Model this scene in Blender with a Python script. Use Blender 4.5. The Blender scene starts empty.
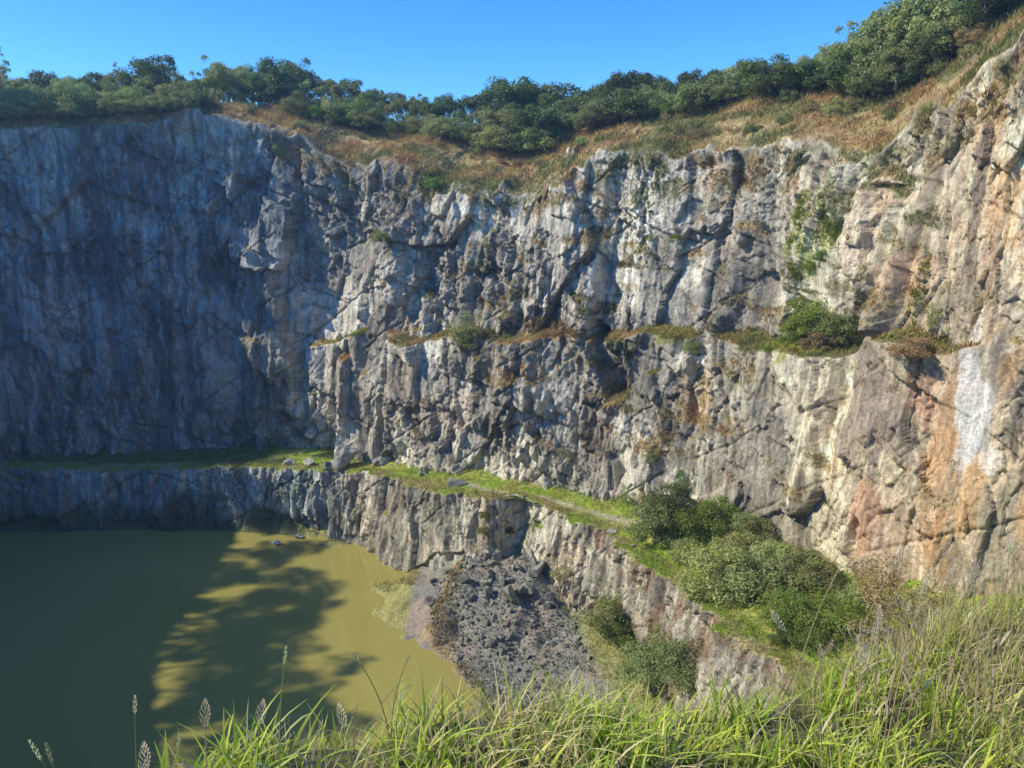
import bpy, bmesh, math, random
import numpy as np
from mathutils import Vector, Matrix
random.seed(7)
RNG = np.random.default_rng(11)
C = bpy.context.scene.collection
rad = math.radians
# ------------------------------------------------------------------ survey
# camera stands at the origin on the near rim, looks along +Y, 13.5 deg down.
F = 768.0
PITCH = rad(13.47); CP, SP = math.cos(PITCH), math.sin(PITCH)
WATER = -47.0
def P(px, py, Y):
    """world point at distance Y ahead seen under the surveyed bearing"""
    a = (px-512)/F; b = (384-py)/F
    t = Y/(CP+SP*b)
    return np.array([a*t, Y, (-SP+CP*b)*t])
def PZ(px, py, z):
    a = (px-512)/F; b = (384-py)/F
    t = z/(-SP+CP*b)
    return np.array([a*t, (CP+SP*b)*t, z])
def proj(x, y, z):
    d = y*CP - z*SP; d = np.where(d < 1e-3, 1e-3, d)
    return 512+F*x/d, 384-F*(y*SP+z*CP)/d
# ------------------------------------------------------------------ noise
def h2(i, j, s):
    i = i.astype(np.int64).astype(np.uint64); j = j.astype(np.int64).astype(np.uint64)
    n = i*np.uint64(374761393)+j*np.uint64(668265263)+np.uint64((s*2654435761+12345) & 0xffffffff)
    n &= np.uint64(0xffffffff)
    n = ((n ^ (n >> np.uint64(13)))*np.uint64(1274126177)) & np.uint64(0xffffffff)
    n = ((n ^ (n >> np.uint64(15)))*np.uint64(2246822519)) & np.uint64(0xffffffff)
    n ^= n >> np.uint64(16)
    return n.astype(np.float64)/4294967295.0
def vn(x, y, s=0):
    x = np.asarray(x, float); y = np.asarray(y, float)
    xi = np.floor(x); yi = np.floor(y); fx = x-xi; fy = y-yi
    fx = fx*fx*fx*(fx*(fx*6-15)+10); fy = fy*fy*fy*(fy*(fy*6-15)+10)
    a = h2(xi, yi, s); b = h2(xi+1, yi, s); c = h2(xi, yi+1, s); d = h2(xi+1, yi+1, s)
    return (a+(b-a)*fx)*(1-fy)+(c+(d-c)*fx)*fy
def fbm(x, y, s=0, o=4):
    r = 0; a = .5; t = 0
    for k in range(o):
        r = r+a*vn(x*2**k+17.3*k, y*2**k-9.1*k, s+k); t += a; a *= .5
    return r/t            # 0..1
def voro(x, y, s, box=0):
    xi = np.floor(x); yi = np.floor(y)
    b1 = np.full(x.shape, 9.); b2 = np.full(x.shape, 9.)
    ci = np.zeros(x.shape); cj = np.zeros(x.shape); dx = np.zeros(x.shape); dy = np.zeros(x.shape)
    for i in (-1, 0, 1):
        for j in (-1, 0, 1):
            gi = xi+i; gj = yi+j
            ox = gi+.1+.8*h2(gi, gj, s)-x; oy = gj+.1+.8*h2(gi, gj, s+1)-y
            d = np.abs(ox)**1.6+np.abs(oy)**1.6 if not box else np.maximum(np.abs(ox+.12*oy), np.abs(oy+box*ox))+.06*(np.abs(ox)+np.abs(oy))
            m = d < b1
            b2 = np.where(m, b1, np.minimum(b2, d))
            ci = np.where(m, gi, ci); cj = np.where(m, gj, cj)
            dx = np.where(m, -ox, dx); dy = np.where(m, -oy, dy); b1 = np.where(m, d, b1)
    return h2(ci, cj, s+2), h2(ci, cj, s+3), h2(ci, cj, s+4), dx, dy, b2-b1
def sst(a, b, x):
    t = np.clip((x-a)/(b-a), 0, 1); return t*t*(3-2*t)
def mix(a, b, t):
    t = np.asarray(t)[..., None]; return a*(1-t)+b*t
def col(*c): return np.array(c, float)
# ------------------------------------------------------------------ mesh helpers
def mesh_np(name, V, Q, colr=None, smooth=False):
    V = np.ascontiguousarray(V, np.float32).reshape(-1, 3); Q = np.ascontiguousarray(Q, np.int32)
    k = Q.shape[1]
    me = bpy.data.meshes.new(name)
    me.vertices.add(len(V)); me.vertices.foreach_set('co', V.ravel())
    me.loops.add(Q.size); me.loops.foreach_set('vertex_index', Q.ravel())
    me.polygons.add(len(Q)); me.polygons.foreach_set('loop_start', np.arange(0, Q.size, k, dtype=np.int32))
    if smooth: me.polygons.foreach_set('use_smooth', np.ones(len(Q), bool))
    me.update(calc_edges=True)
    if colr is not None:
        a = me.color_attributes.new('Col', 'FLOAT_COLOR', 'POINT')
        cc = np.ones((len(V), 4), np.float32); cc[:, :3] = np.clip(colr.reshape(-1, 3), 0, 1)
        a.data.foreach_set('color', cc.ravel())
    return me
def grid_faces(nr, nc, closed=False):
    r = np.arange(nr-1)[:, None]; c = np.arange(nc if closed else nc-1)[None, :]
    c2 = (c+1) % nc
    return np.stack([r*nc+c, r*nc+c2, (r+1)*nc+c2, (r+1)*nc+c], -1).reshape(-1, 4)
def link(name, me, mat=None, parent=None):
    o = bpy.data.objects.new(name, me); C.objects.link(o)
    if mat is not None and me is not None:
        if len(me.materials) == 0: me.materials.append(mat)
    if parent: o.parent = parent
    return o
def tag(o, label, cat, group=None, kind=None):
    if label: o['label'] = label
    if cat: o['category'] = cat
    if group: o['group'] = group
    if kind: o['kind'] = kind
    return o
def empty(name, loc, label, cat, group=None, rz=0, sc=1):
    o = bpy.data.objects.new(name, None); C.objects.link(o)
    o.location = loc; o.rotation_euler = (0, 0, rz); o.scale = (sc,)*3 if not hasattr(sc, '__len__') else sc
    o.empty_display_size = .2
    return tag(o, label, cat, group)
# ------------------------------------------------------------------ materials
def new_mat(name):
    m = bpy.data.materials.new(name); m.use_nodes = True
    nt = m.node_tree; nt.nodes.clear()
    out = nt.nodes.new('ShaderNodeOutputMaterial')
    return m, nt, out
def N(nt, t, **kw):
    n = nt.nodes.new(t)
    for k, v in kw.items():
        if k.startswith('i_'): n.inputs[k[2:].replace('_', ' ')].default_value = v
        else: setattr(n, k, v)
    return n
def math_n(nt, op, a, b=None):
    n = nt.nodes.new('ShaderNodeMath'); n.operation = op
    for k, v in enumerate((a, b)):
        if v is None: continue
        if hasattr(v, 'is_linked') or hasattr(v, 'links'): nt.links.new(v, n.inputs[k])
        else: n.inputs[k].default_value = v
    return n.outputs[0]
def rock_mat(name, scale=1.0, bump=.6, base=None, vcol=True, rough=.85, dist=.12, crack=.6):
    m, nt, out = new_mat(name)
    L = nt.links.new
    geo = N(nt, 'ShaderNodeNewGeometry')
    tc = N(nt, 'ShaderNodeTexCoord')
    src = geo.outputs['Position'] if vcol else tc.outputs['Object']
    n1 = N(nt, 'ShaderNodeTexNoise', i_Scale=3.2*scale, i_Detail=9., i_Roughness=.72); L(src, n1.inputs['Vector'])
    n2 = N(nt, 'ShaderNodeTexNoise', i_Scale=.45*scale, i_Detail=5., i_Roughness=.6); L(src, n2.inputs['Vector'])
    mp = N(nt, 'ShaderNodeMapping'); mp.inputs['Scale'].default_value = (1.9*scale, 1.9*scale, .22*scale); L(src, mp.inputs['Vector'])
    n3 = N(nt, 'ShaderNodeTexNoise', i_Scale=1., i_Detail=6., i_Roughness=.65); L(mp.outputs[0], n3.inputs['Vector'])
    v = N(nt, 'ShaderNodeTexVoronoi', i_Scale=1.6*scale); v.feature = 'DISTANCE_TO_EDGE'
    wv = N(nt, 'ShaderNodeVectorMath'); wv.operation = 'MULTIPLY_ADD'
    L(n2.outputs['Color'], wv.inputs[0]); wv.inputs[1].default_value = (1.5,)*3; L(src, wv.inputs[2])
    L(wv.outputs[0], v.inputs['Vector'])
    if vcol:
        b = N(nt, 'ShaderNodeVertexColor'); b.layer_name = 'Col'; bc = b.outputs['Color']
    else:
        b = N(nt, 'ShaderNodeRGB'); b.outputs[0].default_value = (*base, 1); bc = b.outputs[0]
    # brightness variation = product of the three noises
    r1 = N(nt, 'ShaderNodeMapRange'); L(n1.outputs['Fac'], r1.inputs[0]); r1.inputs[1].default_value = .3; r1.inputs[2].default_value = .72; r1.inputs[3].default_value = .58; r1.inputs[4].default_value = 1.42
    r3 = N(nt, 'ShaderNodeMapRange'); L(n3.outputs['Fac'], r3.inputs[0]); r3.inputs[1].default_value = .35; r3.inputs[2].default_value = .65; r3.inputs[3].default_value = .7; r3.inputs[4].default_value = 1.25
    r4 = N(nt, 'ShaderNodeMapRange'); L(v.outputs['Distance'], r4.inputs[0]); r4.inputs[1].default_value = 0.; r4.inputs[2].default_value = .05; r4.inputs[3].default_value = crack; r4.inputs[4].default_value = 1.
    k = math_n(nt, 'MULTIPLY', math_n(nt, 'MULTIPLY', r1.outputs[0], r3.outputs[0]), r4.outputs[0])
    if not vcol:
        oi = N(nt, 'ShaderNodeObjectInfo')
        rr = N(nt, 'ShaderNodeMapRange'); L(oi.outputs['Random'], rr.inputs[0]); rr.inputs[3].default_value = .65; rr.inputs[4].default_value = 1.45
        k = math_n(nt, 'MULTIPLY', k, rr.outputs[0])
    sc = N(nt, 'ShaderNodeVectorMath'); sc.operation = 'SCALE'; L(bc, sc.inputs[0]); L(k, sc.inputs['Scale'])
    p = N(nt, 'ShaderNodeBsdfPrincipled', i_Roughness=rough); L(sc.outputs[0], p.inputs['Base Color'])
    p.inputs['Specular IOR Level'].default_value = .25
    hh = math_n(nt, 'ADD', n1.outputs['Fac'], math_n(nt, 'MULTIPLY', r4.outputs[0], .5))
    bp = N(nt, 'ShaderNodeBump', i_Strength=bump, i_Distance=dist); L(hh, bp.inputs['Height']); L(bp.outputs[0], p.inputs['Normal'])
    L(p.outputs[0], out.inputs[0])
    return m
def leaf_mat(name, c1=None, c2=None, trans=.35, vcol=False, rough=.5, hue=True):
    m, nt, out = new_mat(name); L = nt.links.new
    geo = N(nt, 'ShaderNodeNewGeometry')
    if vcol:
        b = N(nt, 'ShaderNodeVertexColor'); b.layer_name = 'Col'; c = b.outputs['Color']
    else:
        mx = N(nt, 'ShaderNodeMix'); mx.data_type = 'RGBA'
        mx.inputs[6].default_value = (*c1, 1); mx.inputs[7].default_value = (*c2, 1)
        L(geo.outputs['Random Per Island'], mx.inputs[0])
        oi = N(nt, 'ShaderNodeObjectInfo')
        rr = N(nt, 'ShaderNodeMapRange'); L(oi.outputs['Random'], rr.inputs[0]); rr.inputs[3].default_value = .7; rr.inputs[4].default_value = 1.35
        hs = N(nt, 'ShaderNodeHueSaturation'); L(mx.outputs[2], hs.inputs['Color']); L(rr.outputs[0], hs.inputs['Value'])
        r2 = N(nt, 'ShaderNodeMapRange'); L(math_n(nt, 'FRACT', math_n(nt, 'MULTIPLY', oi.outputs['Random'], 7.3)), r2.inputs[0]); r2.inputs[3].default_value = .47; r2.inputs[4].default_value = .52
        L(r2.outputs[0], hs.inputs['Hue'])
        c = hs.outputs[0]
    d = N(nt, 'ShaderNodeBsdfPrincipled', i_Roughness=rough); L(c, d.inputs['Base Color']); d.inputs['Specular IOR Level'].default_value = .3
    t = N(nt, 'ShaderNodeBsdfTranslucent')
    sc = N(nt, 'ShaderNodeVectorMath'); sc.operation = 'MULTIPLY'; L(c, sc.inputs[0]); sc.inputs[1].default_value = (1.25, 1.35, .7); L(sc.outputs[0], t.inputs[0])
    ms = N(nt, 'ShaderNodeMixShader'); ms.inputs[0].default_value = trans
    L(d.outputs[0], ms.inputs[1]); L(t.outputs[0], ms.inputs[2]); L(ms.outputs[0], out.inputs[0])
    return m
def plain_mat(name, c, rough=.8, nscale=8., var=.35, bump=.2):
    m, nt, out = new_mat(name); L = nt.links.new
    tc = N(nt, 'ShaderNodeTexCoord')
    n = N(nt, 'ShaderNodeTexNoise', i_Scale=nscale, i_Detail=5.); L(tc.outputs['Object'], n.inputs['Vector'])
    r = N(nt, 'ShaderNodeMapRange'); L(n.outputs['Fac'], r.inputs[0]); r.inputs[3].default_value = 1-var; r.inputs[4].default_value = 1+var
    sc = N(nt, 'ShaderNodeVectorMath'); sc.operation = 'SCALE'; sc.inputs[0].default_value = c; L(r.outputs[0], sc.inputs['Scale'])
    p = N(nt, 'ShaderNodeBsdfPrincipled', i_Roughness=rough); L(sc.outputs[0], p.inputs['Base Color'])
    b = N(nt, 'ShaderNodeBump', i_Strength=bump, i_Distance=.02); L(n.outputs['Fac'], b.inputs['Height']); L(b.outputs[0], p.inputs['Normal'])
    L(p.outputs[0], out.inputs[0]); return m
def water_mat():
    m, nt, out = new_mat('murky_water'); L = nt.links.new
    geo = N(nt, 'ShaderNodeNewGeometry')
    n = N(nt, 'ShaderNodeTexNoise', i_Scale=.05, i_Detail=3.); L(geo.outputs['Position'], n.inputs['Vector'])
    mx = N(nt, 'ShaderNodeMix'); mx.data_type = 'RGBA'
    mx.inputs[6].default_value = (.29, .265, .065, 1); mx.inputs[7].default_value = (.38, .345, .085, 1)
    L(n.outputs['Fac'], mx.inputs[0])
    mp = N(nt, 'ShaderNodeMapping'); mp.inputs['Scale'].default_value = (.9, 1.6, 1); L(geo.outputs['Position'], mp.inputs['Vector'])
    w = N(nt, 'ShaderNodeTexNoise', i_Scale=2.2, i_Detail=4.); L(mp.outputs[0], w.inputs['Vector'])
    w2 = N(nt, 'ShaderNodeTexNoise', i_Scale=.06, i_Detail=2.); L(geo.outputs['Position'], w2.inputs['Vector'])
    r = N(nt, 'ShaderNodeMapRange'); L(w2.outputs['Fac'], r.inputs[0]); r.inputs[1].default_value = .5; r.inputs[2].default_value = .7; r.inputs[3].default_value = .12; r.inputs[4].default_value = .55
    b = N(nt, 'ShaderNodeBump', i_Distance=.05); L(w.outputs['Fac'], b.inputs['Height']); L(r.outputs[0], b.inputs['Strength'])
    p = N(nt, 'ShaderNodeBsdfPrincipled', i_Roughness=.06); L(mx.outputs[2], p.inputs['Base Color']); p.inputs['IOR'].default_value = 1.5
    L(b.outputs[0], p.inputs['Normal']); L(p.outputs[0], out.inputs[0]); return m
M_ROCK = rock_mat('quarry_rock', 1.3, 1., crack=.85, dist=.16)
M_GROUND = rock_mat('soil_and_turf', 1.6, .5, crack=1.)
M_STONE = rock_mat('grey_boulder_stone', 1.4, .6, base=(.28, .285, .24), vcol=False)
M_STONE2 = rock_mat('dark_rubble_stone', 2.0, .5, base=(.235, .24, .19), vcol=False)
M_GRASS = leaf_mat('grass_blades', vcol=True, trans=.4, rough=.45)
M_FAR = leaf_mat('far_grass', vcol=True, trans=.25, rough=.7)
M_LEAF = {'dark': leaf_mat('dark_green_leaves', (.085, .125, .032), (.17, .215, .06), .25),
          'olive': leaf_mat('olive_leaves', (.19, .22, .07), (.33, .36, .12), .3),
          'pale': leaf_mat('pale_grey_green_leaves', (.22, .27, .09), (.37, .42, .15), .3),
          'bright': leaf_mat('bright_green_leaves', (.12, .20, .03), (.22, .31, .06), .4),
          'dry': leaf_mat('dry_brown_leaves', (.26, .19, .08), (.40, .32, .13), .25)}
M_BARK = plain_mat('grey_bark', (.22, .19, .15))
M_PALEBARK = plain_mat('pale_bark', (.42, .38, .31))
# ------------------------------------------------------------------ plan of the quarry
# foot of the upper wall: X, Y, setback of the rim, z foot, grass-slope depth, bench width
def foot(px, Y, z):
    zz = np.array([z]); x = 0.
    a = (px-512)/F
    # x so that the point (x,Y,z) lies on bearing px
    return a*(Y*CP-z*SP), Y
ctl = []
def add(px, Y, sb, zf, bw): x, y = foot(px, Y, zf); ctl.append((x, y, sb, zf, bw))
for w in [(-30, 10, 6, -44, 0), (-66, 16, 7, -44, 0), (-80, 42, 7, -44, 0), (-94, 68, 6, -44, 0), (-100, 94, 5, -40, 0)]: ctl.append(w)
for a in [(0, 109, 3, -37.5, .5), (100, 112, 3, -38, .5), (200, 115, 3.5, -38, .6), (250, 115, 5, -38, .6), (300, 113.6, 5, -38, .8),
          (332, 113, 6, -38, 1), (352, 107, 8, -37.5, 2.2), (420, 101, 10, -36.5, 2.2), (480, 95.5, 12, -36, 2.6), (530, 91, 12, -36, 3),
          (590, 88.5, 11, -35.5, 3), (606, 86.5, 11, -35.5, 2), (615, 87.5, 9, -35.5, 2), (650, 84, 9, -35, 2.4), (700, 80, 8, -34, 2.6), (760, 73, 8, -33, 2.6), (800, 68.5, 9, -33, 2.8),
          (845, 61.5, 8, -32, 2.4), (890, 58, 6, -31, 1.5), (930, 55.5, 5, -30, .5), (970, 53.5, 4, -29, .1), (1010, 51.5, 3, -28, 0)]: add(*a)
for w in [(45, 43, 3, -28, 0), (51, 28, 3, -30, 0), (48, 12, 4, -36, 0), (30, 6, 4, -44, 0), (8, 8, 3.2, -44, 0), (-8, 8, 3.2, -44, 0)]: ctl.append(w)
ctl = np.array(ctl, float)
def closed_curve(ctl, sig=25, step=.1):
    pts = np.vstack([ctl, ctl[:1]])
    s = np.concatenate([[0], np.cumsum(np.hypot(*np.diff(pts[:, :2], axis=0).T))])
    n = int(s[-1]/step); t = np.linspace(0, s[-1], n, endpoint=False)
    A = np.stack([np.interp(t, s, pts[:, k]) for k in range(pts.shape[1])], 1)
    g = np.exp(-.5*(np.arange(-3*sig, 3*sig+1)/sig)**2); g /= g.sum()
    for k in range(A.shape[1]):
        A[:, k] = np.convolve(np.concatenate([A[-3*sig:, k], A[:, k], A[:3*sig, k]]), g, 'valid')
    return A, t
A, T = closed_curve(ctl, 14)
def tangent_normals(A, sig=60):
    d = np.roll(A[:, :2], -1, 0)-np.roll(A[:, :2], 1, 0)
    g = np.exp(-.5*(np.arange(-3*sig, 3*sig+1)/sig)**2); g /= g.sum()
    for k in range(2):
        d[:, k] = np.convolve(np.concatenate([d[-3*sig:, k], d[:, k], d[:3*sig, k]]), g, 'valid')
    d /= np.hypot(d[:, 0], d[:, 1])[:, None]
    return np.stack([-d[:, 1], d[:, 0]], 1)   # outward (away from the pit): curve runs clockwise
NO = tangent_normals(A)
# survey lines (bearing -> elevation) of the rim, the bench and the foot of the trees
rim_py = ([-400, 0, 100, 180, 215, 250, 300, 350, 400, 480, 530, 570, 600, 650, 700, 760, 800, 830, 850, 870, 890, 930, 970, 1000, 1024, 1300],
          [120, 127, 125, 121, 118, 126, 142, 156, 168, 190, 193, 176, 160, 152, 143, 138, 136, 138, 142, 142, 136, 120, 88, 58, 36, -60])
ben_py = ([-400, 0, 330, 360, 600, 650, 760, 900, 1024, 1300], [330, 338, 342, 338, 340, 338, 345, 350, 340, 340])
tl_py = ([-400, 0, 100, 200, 230, 300, 350, 450, 520, 545, 570, 620, 700, 760, 800, 840, 870, 900, 950, 1000, 1024, 1300],
         [100, 112, 108, 103, 104, 113, 124, 134, 150, 152, 136, 118, 108, 92, 84, 82, 90, 96, 60, 14, -8, -100])
sl_d = ([-400, 0, 190, 230, 300, 500, 700, 900, 1024], [5, 5, 6, 9, 12, 14, 12, 9, 9])
vis = (A[:, 1] > 40)
def z_for(XY, table, lo):
    z = np.zeros(len(XY))
    for _ in range(6):
        px, _py = proj(XY[:, 0], XY[:, 1], z)
        py = np.interp(px, *table); b = (384-py)/F
        # depth Y known -> elevation
        z = (-SP+CP*b)/(CP+SP*b)*XY[:, 1]
    return z
def blend_z(z, XY, other):
    w = sst(25, 45, XY[:, 1]); return z*w+other*(1-w)
RIM = A[:, :2]+NO*A[:, 2:3]
near_z = -8.+15*sst(18, 45, np.abs(RIM[:, 0]))
z_rim = blend_z(z_for(RIM, rim_py, 0), RIM, near_z)
MID = A[:, :2]+NO*(A[:, 2:3]*.4)
z_ben = blend_z(z_for(MID, ben_py, 0), MID, -20.)
pxr, _ = proj(RIM[:, 0], RIM[:, 1], z_rim)
SL = np.interp(pxr, *sl_d)
SL = np.where(RIM[:, 1] < 30, 5, SL)
TLN = RIM+NO*SL[:, None]
z_tl = blend_z(z_for(TLN, tl_py, 0), TLN, near_z+.6)
def gsm(a, sig):
    g = np.exp(-.5*(np.arange(-3*sig, 3*sig+1)/sig)**2); g /= g.sum()
    return np.convolve(np.concatenate([a[-3*sig:], a, a[:3*sig]]), g, 'valid')
z_rim = gsm(z_rim, 8); z_ben = gsm(z_ben, 20); z_tl = gsm(z_tl, 15)
# column spacing about one picture element where it can be seen, coarse elsewhere
pxa, _ = proj(A[:, 0], A[:, 1], np.full(len(A), -20.))
seen = (A[:, 1] > 40) & (pxa > -60) & (pxa < 1110)
dist = np.hypot(A[:, 0], A[:, 1])
dens = np.where(seen, 768/dist*.95, 1.2); dens = gsm(dens, 20)
cum = np.concatenate([[0], np.cumsum(dens*.1)])[:-1]
NCOL = int(cum[-1]); cs = np.interp(np.arange(NCOL), cum, np.arange(len(A)))
def atcol(a): return np.interp(cs, np.arange(len(A)), a)
fx, fy = atcol(A[:, 0]), atcol(A[:, 1]); nx, ny = atcol(NO[:, 0]), atcol(NO[:, 1])
sb, zf, bw = atcol(A[:, 2]), atcol(A[:, 3]), atcol(A[:, 4])
zr, zb, zt, sl = atcol(z_rim), atcol(z_ben), atcol(z_tl), atcol(SL)
uu = cs*.1
bw = bw*1.05*np.clip(.15+1.75*sst(.35, .62, fbm(uu/6, uu*0, 901, 3)), .1, 1.6)
zb = zb+(fbm(uu/7, uu*0, 905, 3)-.5)*3.2
zr = zr+(fbm(uu/4.5, uu*0, 907, 4)-.5)*4.2*np.where((fy > 40), 1, 0)*(.35+.65*sst(-45, -30, fx))
# profile rows: (h, z) polyline -> rows
rl, rb, ru, rs = 150, 14, 190, 60
def seg(a, b, n, end=False): return np.linspace(0, 1, n, endpoint=end)[:, None]*(b-a)[None, :]+a[None, :]
h0 = np.zeros(NCOL); hb = (sb-bw)*.35; hb2 = hb+bw; hr = sb; hs = sb+sl
H = np.vstack([seg(h0, hb, rl), seg(hb, hb2, rb), seg(hb2, hr, ru), seg(hr, hs+1.5, rs, True)])
zb2 = zb+bw*.12+1.6*np.clip(1-bw, 0, 1)
Z = np.vstack([seg(zf-2.5, zb, rl), seg(zb, zb2, rb), seg(zb2, zr, ru),
               seg(zr, zt+1.5*(zt-zr)/sl, rs, True)])
NR = H.shape[0]
# round the arris of the rim and bench slightly
for _ in range(5):
    H[1:-1] = (H[:-2]+2*H[1:-1]+H[2:])/4; Z[1:-1] = (Z[:-2]+2*Z[1:-1]+Z[2:])/4
BX = fx+nx*H; BY = fy+ny*H
U = np.broadcast_to(uu, Z.shape)
slope_row = sst(rl+rb+ru-14, rl+rb+ru+6, np.arange(NR))[:, None]*np.ones(NCOL)
BPX, BPY = proj(BX, BY, Z)
def wall_at(px, py):
    m = (BY > 40)
    d = np.where(m, (BPX-px)**2+(BPY-py)**2, 1e12)
    i = np.unravel_index(np.argmin(d), d.shape)
    return U[i], Z[i], i
def blob(px, py, ru_, rz_, warp=.35, s=0, skew=0):
    u0, z0, _ = wall_at(px, py)
    du = (U-u0)+skew*(Z-z0); dz = Z-z0
    r = np.sqrt((du/ru_)**2+(dz/rz_)**2)+warp*(fbm(U/2.2, Z/3., 50+s, 3)-.5)*2
    return 1-sst(.75, 1.1, r)
def rock_disp(U, Z, s, amp=1., big=1., fine=1.):
    """blasted rock: flat facets and joint-bounded blocks at five sizes"""
    wu = U+.7*(fbm(U/6, Z/9, s, 2)-.5)*2; wz = Z+.9*(fbm(U/5+31, Z/5, s+5, 2)-.5)*2
    d = np.zeros(U.shape); tone = np.zeros(U.shape); crack = np.zeros(U.shape)
    # calm slabs and shattered zones alternate
    calm = sst(.40, .60, fbm(U/7, Z/8, s+60, 3)); shat = .35+.95*calm
    for k, (cu, cz, am, tl, sk, cr, box) in enumerate([(13, 22, 1.4*big, .22, .12, .0, 0), (4.2, 13, 1.3*big, .34, -.06, .16, .10), (2.4, 4.6, .95, .42, .10, .16, .22),
                                                 (1.35, 2.6, .42*fine, .55, -.22, .10, .35), (.8, 1.5, .27*fine, .5, .12, .08, .3), (.42, .7, .13*fine, .5, -.2, .04, .3)]):
        r1, r2, r3, dx, dy, e = voro((wu+sk*wz)/cu, (wz+.12*wu)/cz, s+11*k, box)
        m = 1. if k < 2 else (.6+.5*calm if k == 2 else shat)
        d += m*((r1-.5)*am + dx*cu*(r2-.5)*tl*.9 + dy*cz*(r3-.62)*tl*.5)
        c = np.exp(-(e/(.045 if not box else .03))**2); d -= c*cr*m; crack = np.maximum(crack, c*(.45+.55*(k < 3))*(.5+.5*calm))
        tone += (r2-.5)*(.12, .28, .36, .3, .28, .22)[k]
    d += (fbm(U/.9, Z/2.0, s+90, 5)-.5)*.20*fine
    # slanting joints
    for q, (an, sp) in enumerate(((.9, 9.), (-.55, 7.), (.25, 11.))):
        t_ = (U*an+Z*.8+1.5*fbm(U/8, Z/8, s+120+q, 2))/sp; f = t_-np.floor(t_)
        on = sst(.5, .6, fbm(U/6, Z/6, s+130+q, 2)); l_ = np.exp(-((f-.5)*sp/.13)**2)*on
        d -= l_*.30; d += .35*(f-.5)*on; crack = np.maximum(crack, l_)
    return d*amp, tone, crack
D, TONE, CR = rock_disp(U, Z, 3)
px_u = np.interp(uu, np.arange(len(A))*.1, pxa); px_u = np.where((fy > 40), px_u, -500*np.sign(-fx))[None, :]*np.ones((NR, 1))
ampf = .66+.36*sst(180, 260, px_u)-.30*sst(600, 700, px_u)-.06*sst(820, 900, px_u)
ampf = np.where(Z > zb[None, :], ampf+.15, ampf)
D *= ampf
# ribs: vertical running columns of the face
rib = (fbm(U/1.9, Z/26, 71, 4)-.5)*(.8+1.2*(1-sst(200, 300, px_u)))+(fbm(U/6.5, Z/50, 77, 3)-.5)*3.
D += rib*(.55+.25*sst(640, 700, px_u))
# named recesses and buttresses
D *= 1-.75*blob(968, 405, 2.6, 8.5, .4, 31)
D -= 3.4*blob(606, 372, 2.2, 4.2, .5, 1, .5)
D -= 2.0*blob(690, 505, 3, 1.2, .4, 2)
D -= 1.2*blob(578, 498, 2, .9, .3, 3)
D -= .4*blob(815, 270, 1.8, 6.5, .4, 4, -.15)
D += 1.6*blob(880, 235, 3.5, 6, .3, 5)
D -= .9*blob(893, 186, 1.5, .28, .6, 6, .1)
D += 1.8*blob(345, 400, 1.6, 8, .5, 7)
D -= 1.6*blob(380, 440, 1.2, 6, .4, 8)
D += 1.8*blob(270, 330, 3.5, 13, .5, 9, .25)
D += 1.2*blob(520, 420, 3, 7, .5, 10)
D -= 1.3*blob(855, 540, .9, 2.2, .4, 12)
D -= .9*blob(700, 395, 1.3, 3.2, .2, 13)
edge = sst(0, 10, np.arange(NR))[:, None]
outcrop = sst(.47, .58, fbm(U/3.2, (Z+H)/2.4, 140, 4))*(1-sst(.45, .9, (H-sb[None, :])/sl[None, :]))
Dw = D*(1-slope_row*.65)
Dn = Dw*(1-slope_row)                   # horizontal, toward the pit
bvar = np.zeros(1)
Dz = slope_row*(outcrop*np.abs(D)*.45+(fbm(U/2.5, H/2.5, 33, 4)-.5)*.9) + (1-slope_row)*(fbm(U/2, Z/2, 35, 3)-.5)*.3
PX_ = BX-nx*Dn; PY_ = BY-ny*Dn; PZ_ = Z+Dz
V = np.stack([PX_, PY_, PZ_], -1)
def grid_normals(V):
    du = np.roll(V, -1, 1)-np.roll(V, 1, 1)
    dv = np.empty_like(V); dv[1:-1] = V[2:]-V[:-2]; dv[0] = V[1]-V[0]; dv[-1] = V[-1]-V[-2]
    n = np.cross(du, dv); n /= np.linalg.norm(n, axis=-1, keepdims=True)+1e-9
    return n
NM = grid_normals(V)
if NM[NR//3, NCOL//2][1] > 0 and False: NM = -NM
if np.mean(NM[-rs//2, :, 2]) < 0: NM = -NM
NMs = NM.copy()
for _ in range(3):
    NMs[1:-1] = (NMs[:-2]+NMs[1:-1]+NMs[2:])/3; NMs = (np.roll(NMs, 1, 1)+NMs+np.roll(NMs, -1, 1))/3
# ---- colour of the rock
def rock_colour(U, Z, TONE, CR, s=0):
    g = col(.47, .445, .345); dk = col(.14, .13, .10); lt = col(.66, .62, .49); br = col(.46, .35, .24)
    n1 = fbm(U/5, Z/7, 200+s, 4); n2 = fbm(U/.9, Z/9, 210+s, 4); n3 = fbm(U/1.2, Z/1.4, 220+s, 4)
    c = mix(np.broadcast_to(g, U.shape+(3,)), br, sst(.5, .75, n1)*.5)
    c = mix(c, dk, sst(.52, .72, n2)*.6)
    c = mix(c, lt, sst(.56, .72, n3)*.6)
    c = mix(c, lt, sst(.62, .78, fbm(U/.5, Z/12, 230+s, 3))*.5)
    c = c*(1+TONE[..., None]*.85)*(.72+.6*sst(.38, .62, fbm(U/7, Z/9, 240+s, 3)))[..., None]
    c = mix(c, dk*.5, CR*.55)
    return c
COL = rock_colour(U, Z, TONE, CR)
rgt = sst(640, 860, px_u); far_r = sst(820, 900, px_u); left = 1-sst(190, 330, px_u+.32*(BPY-300))
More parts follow.
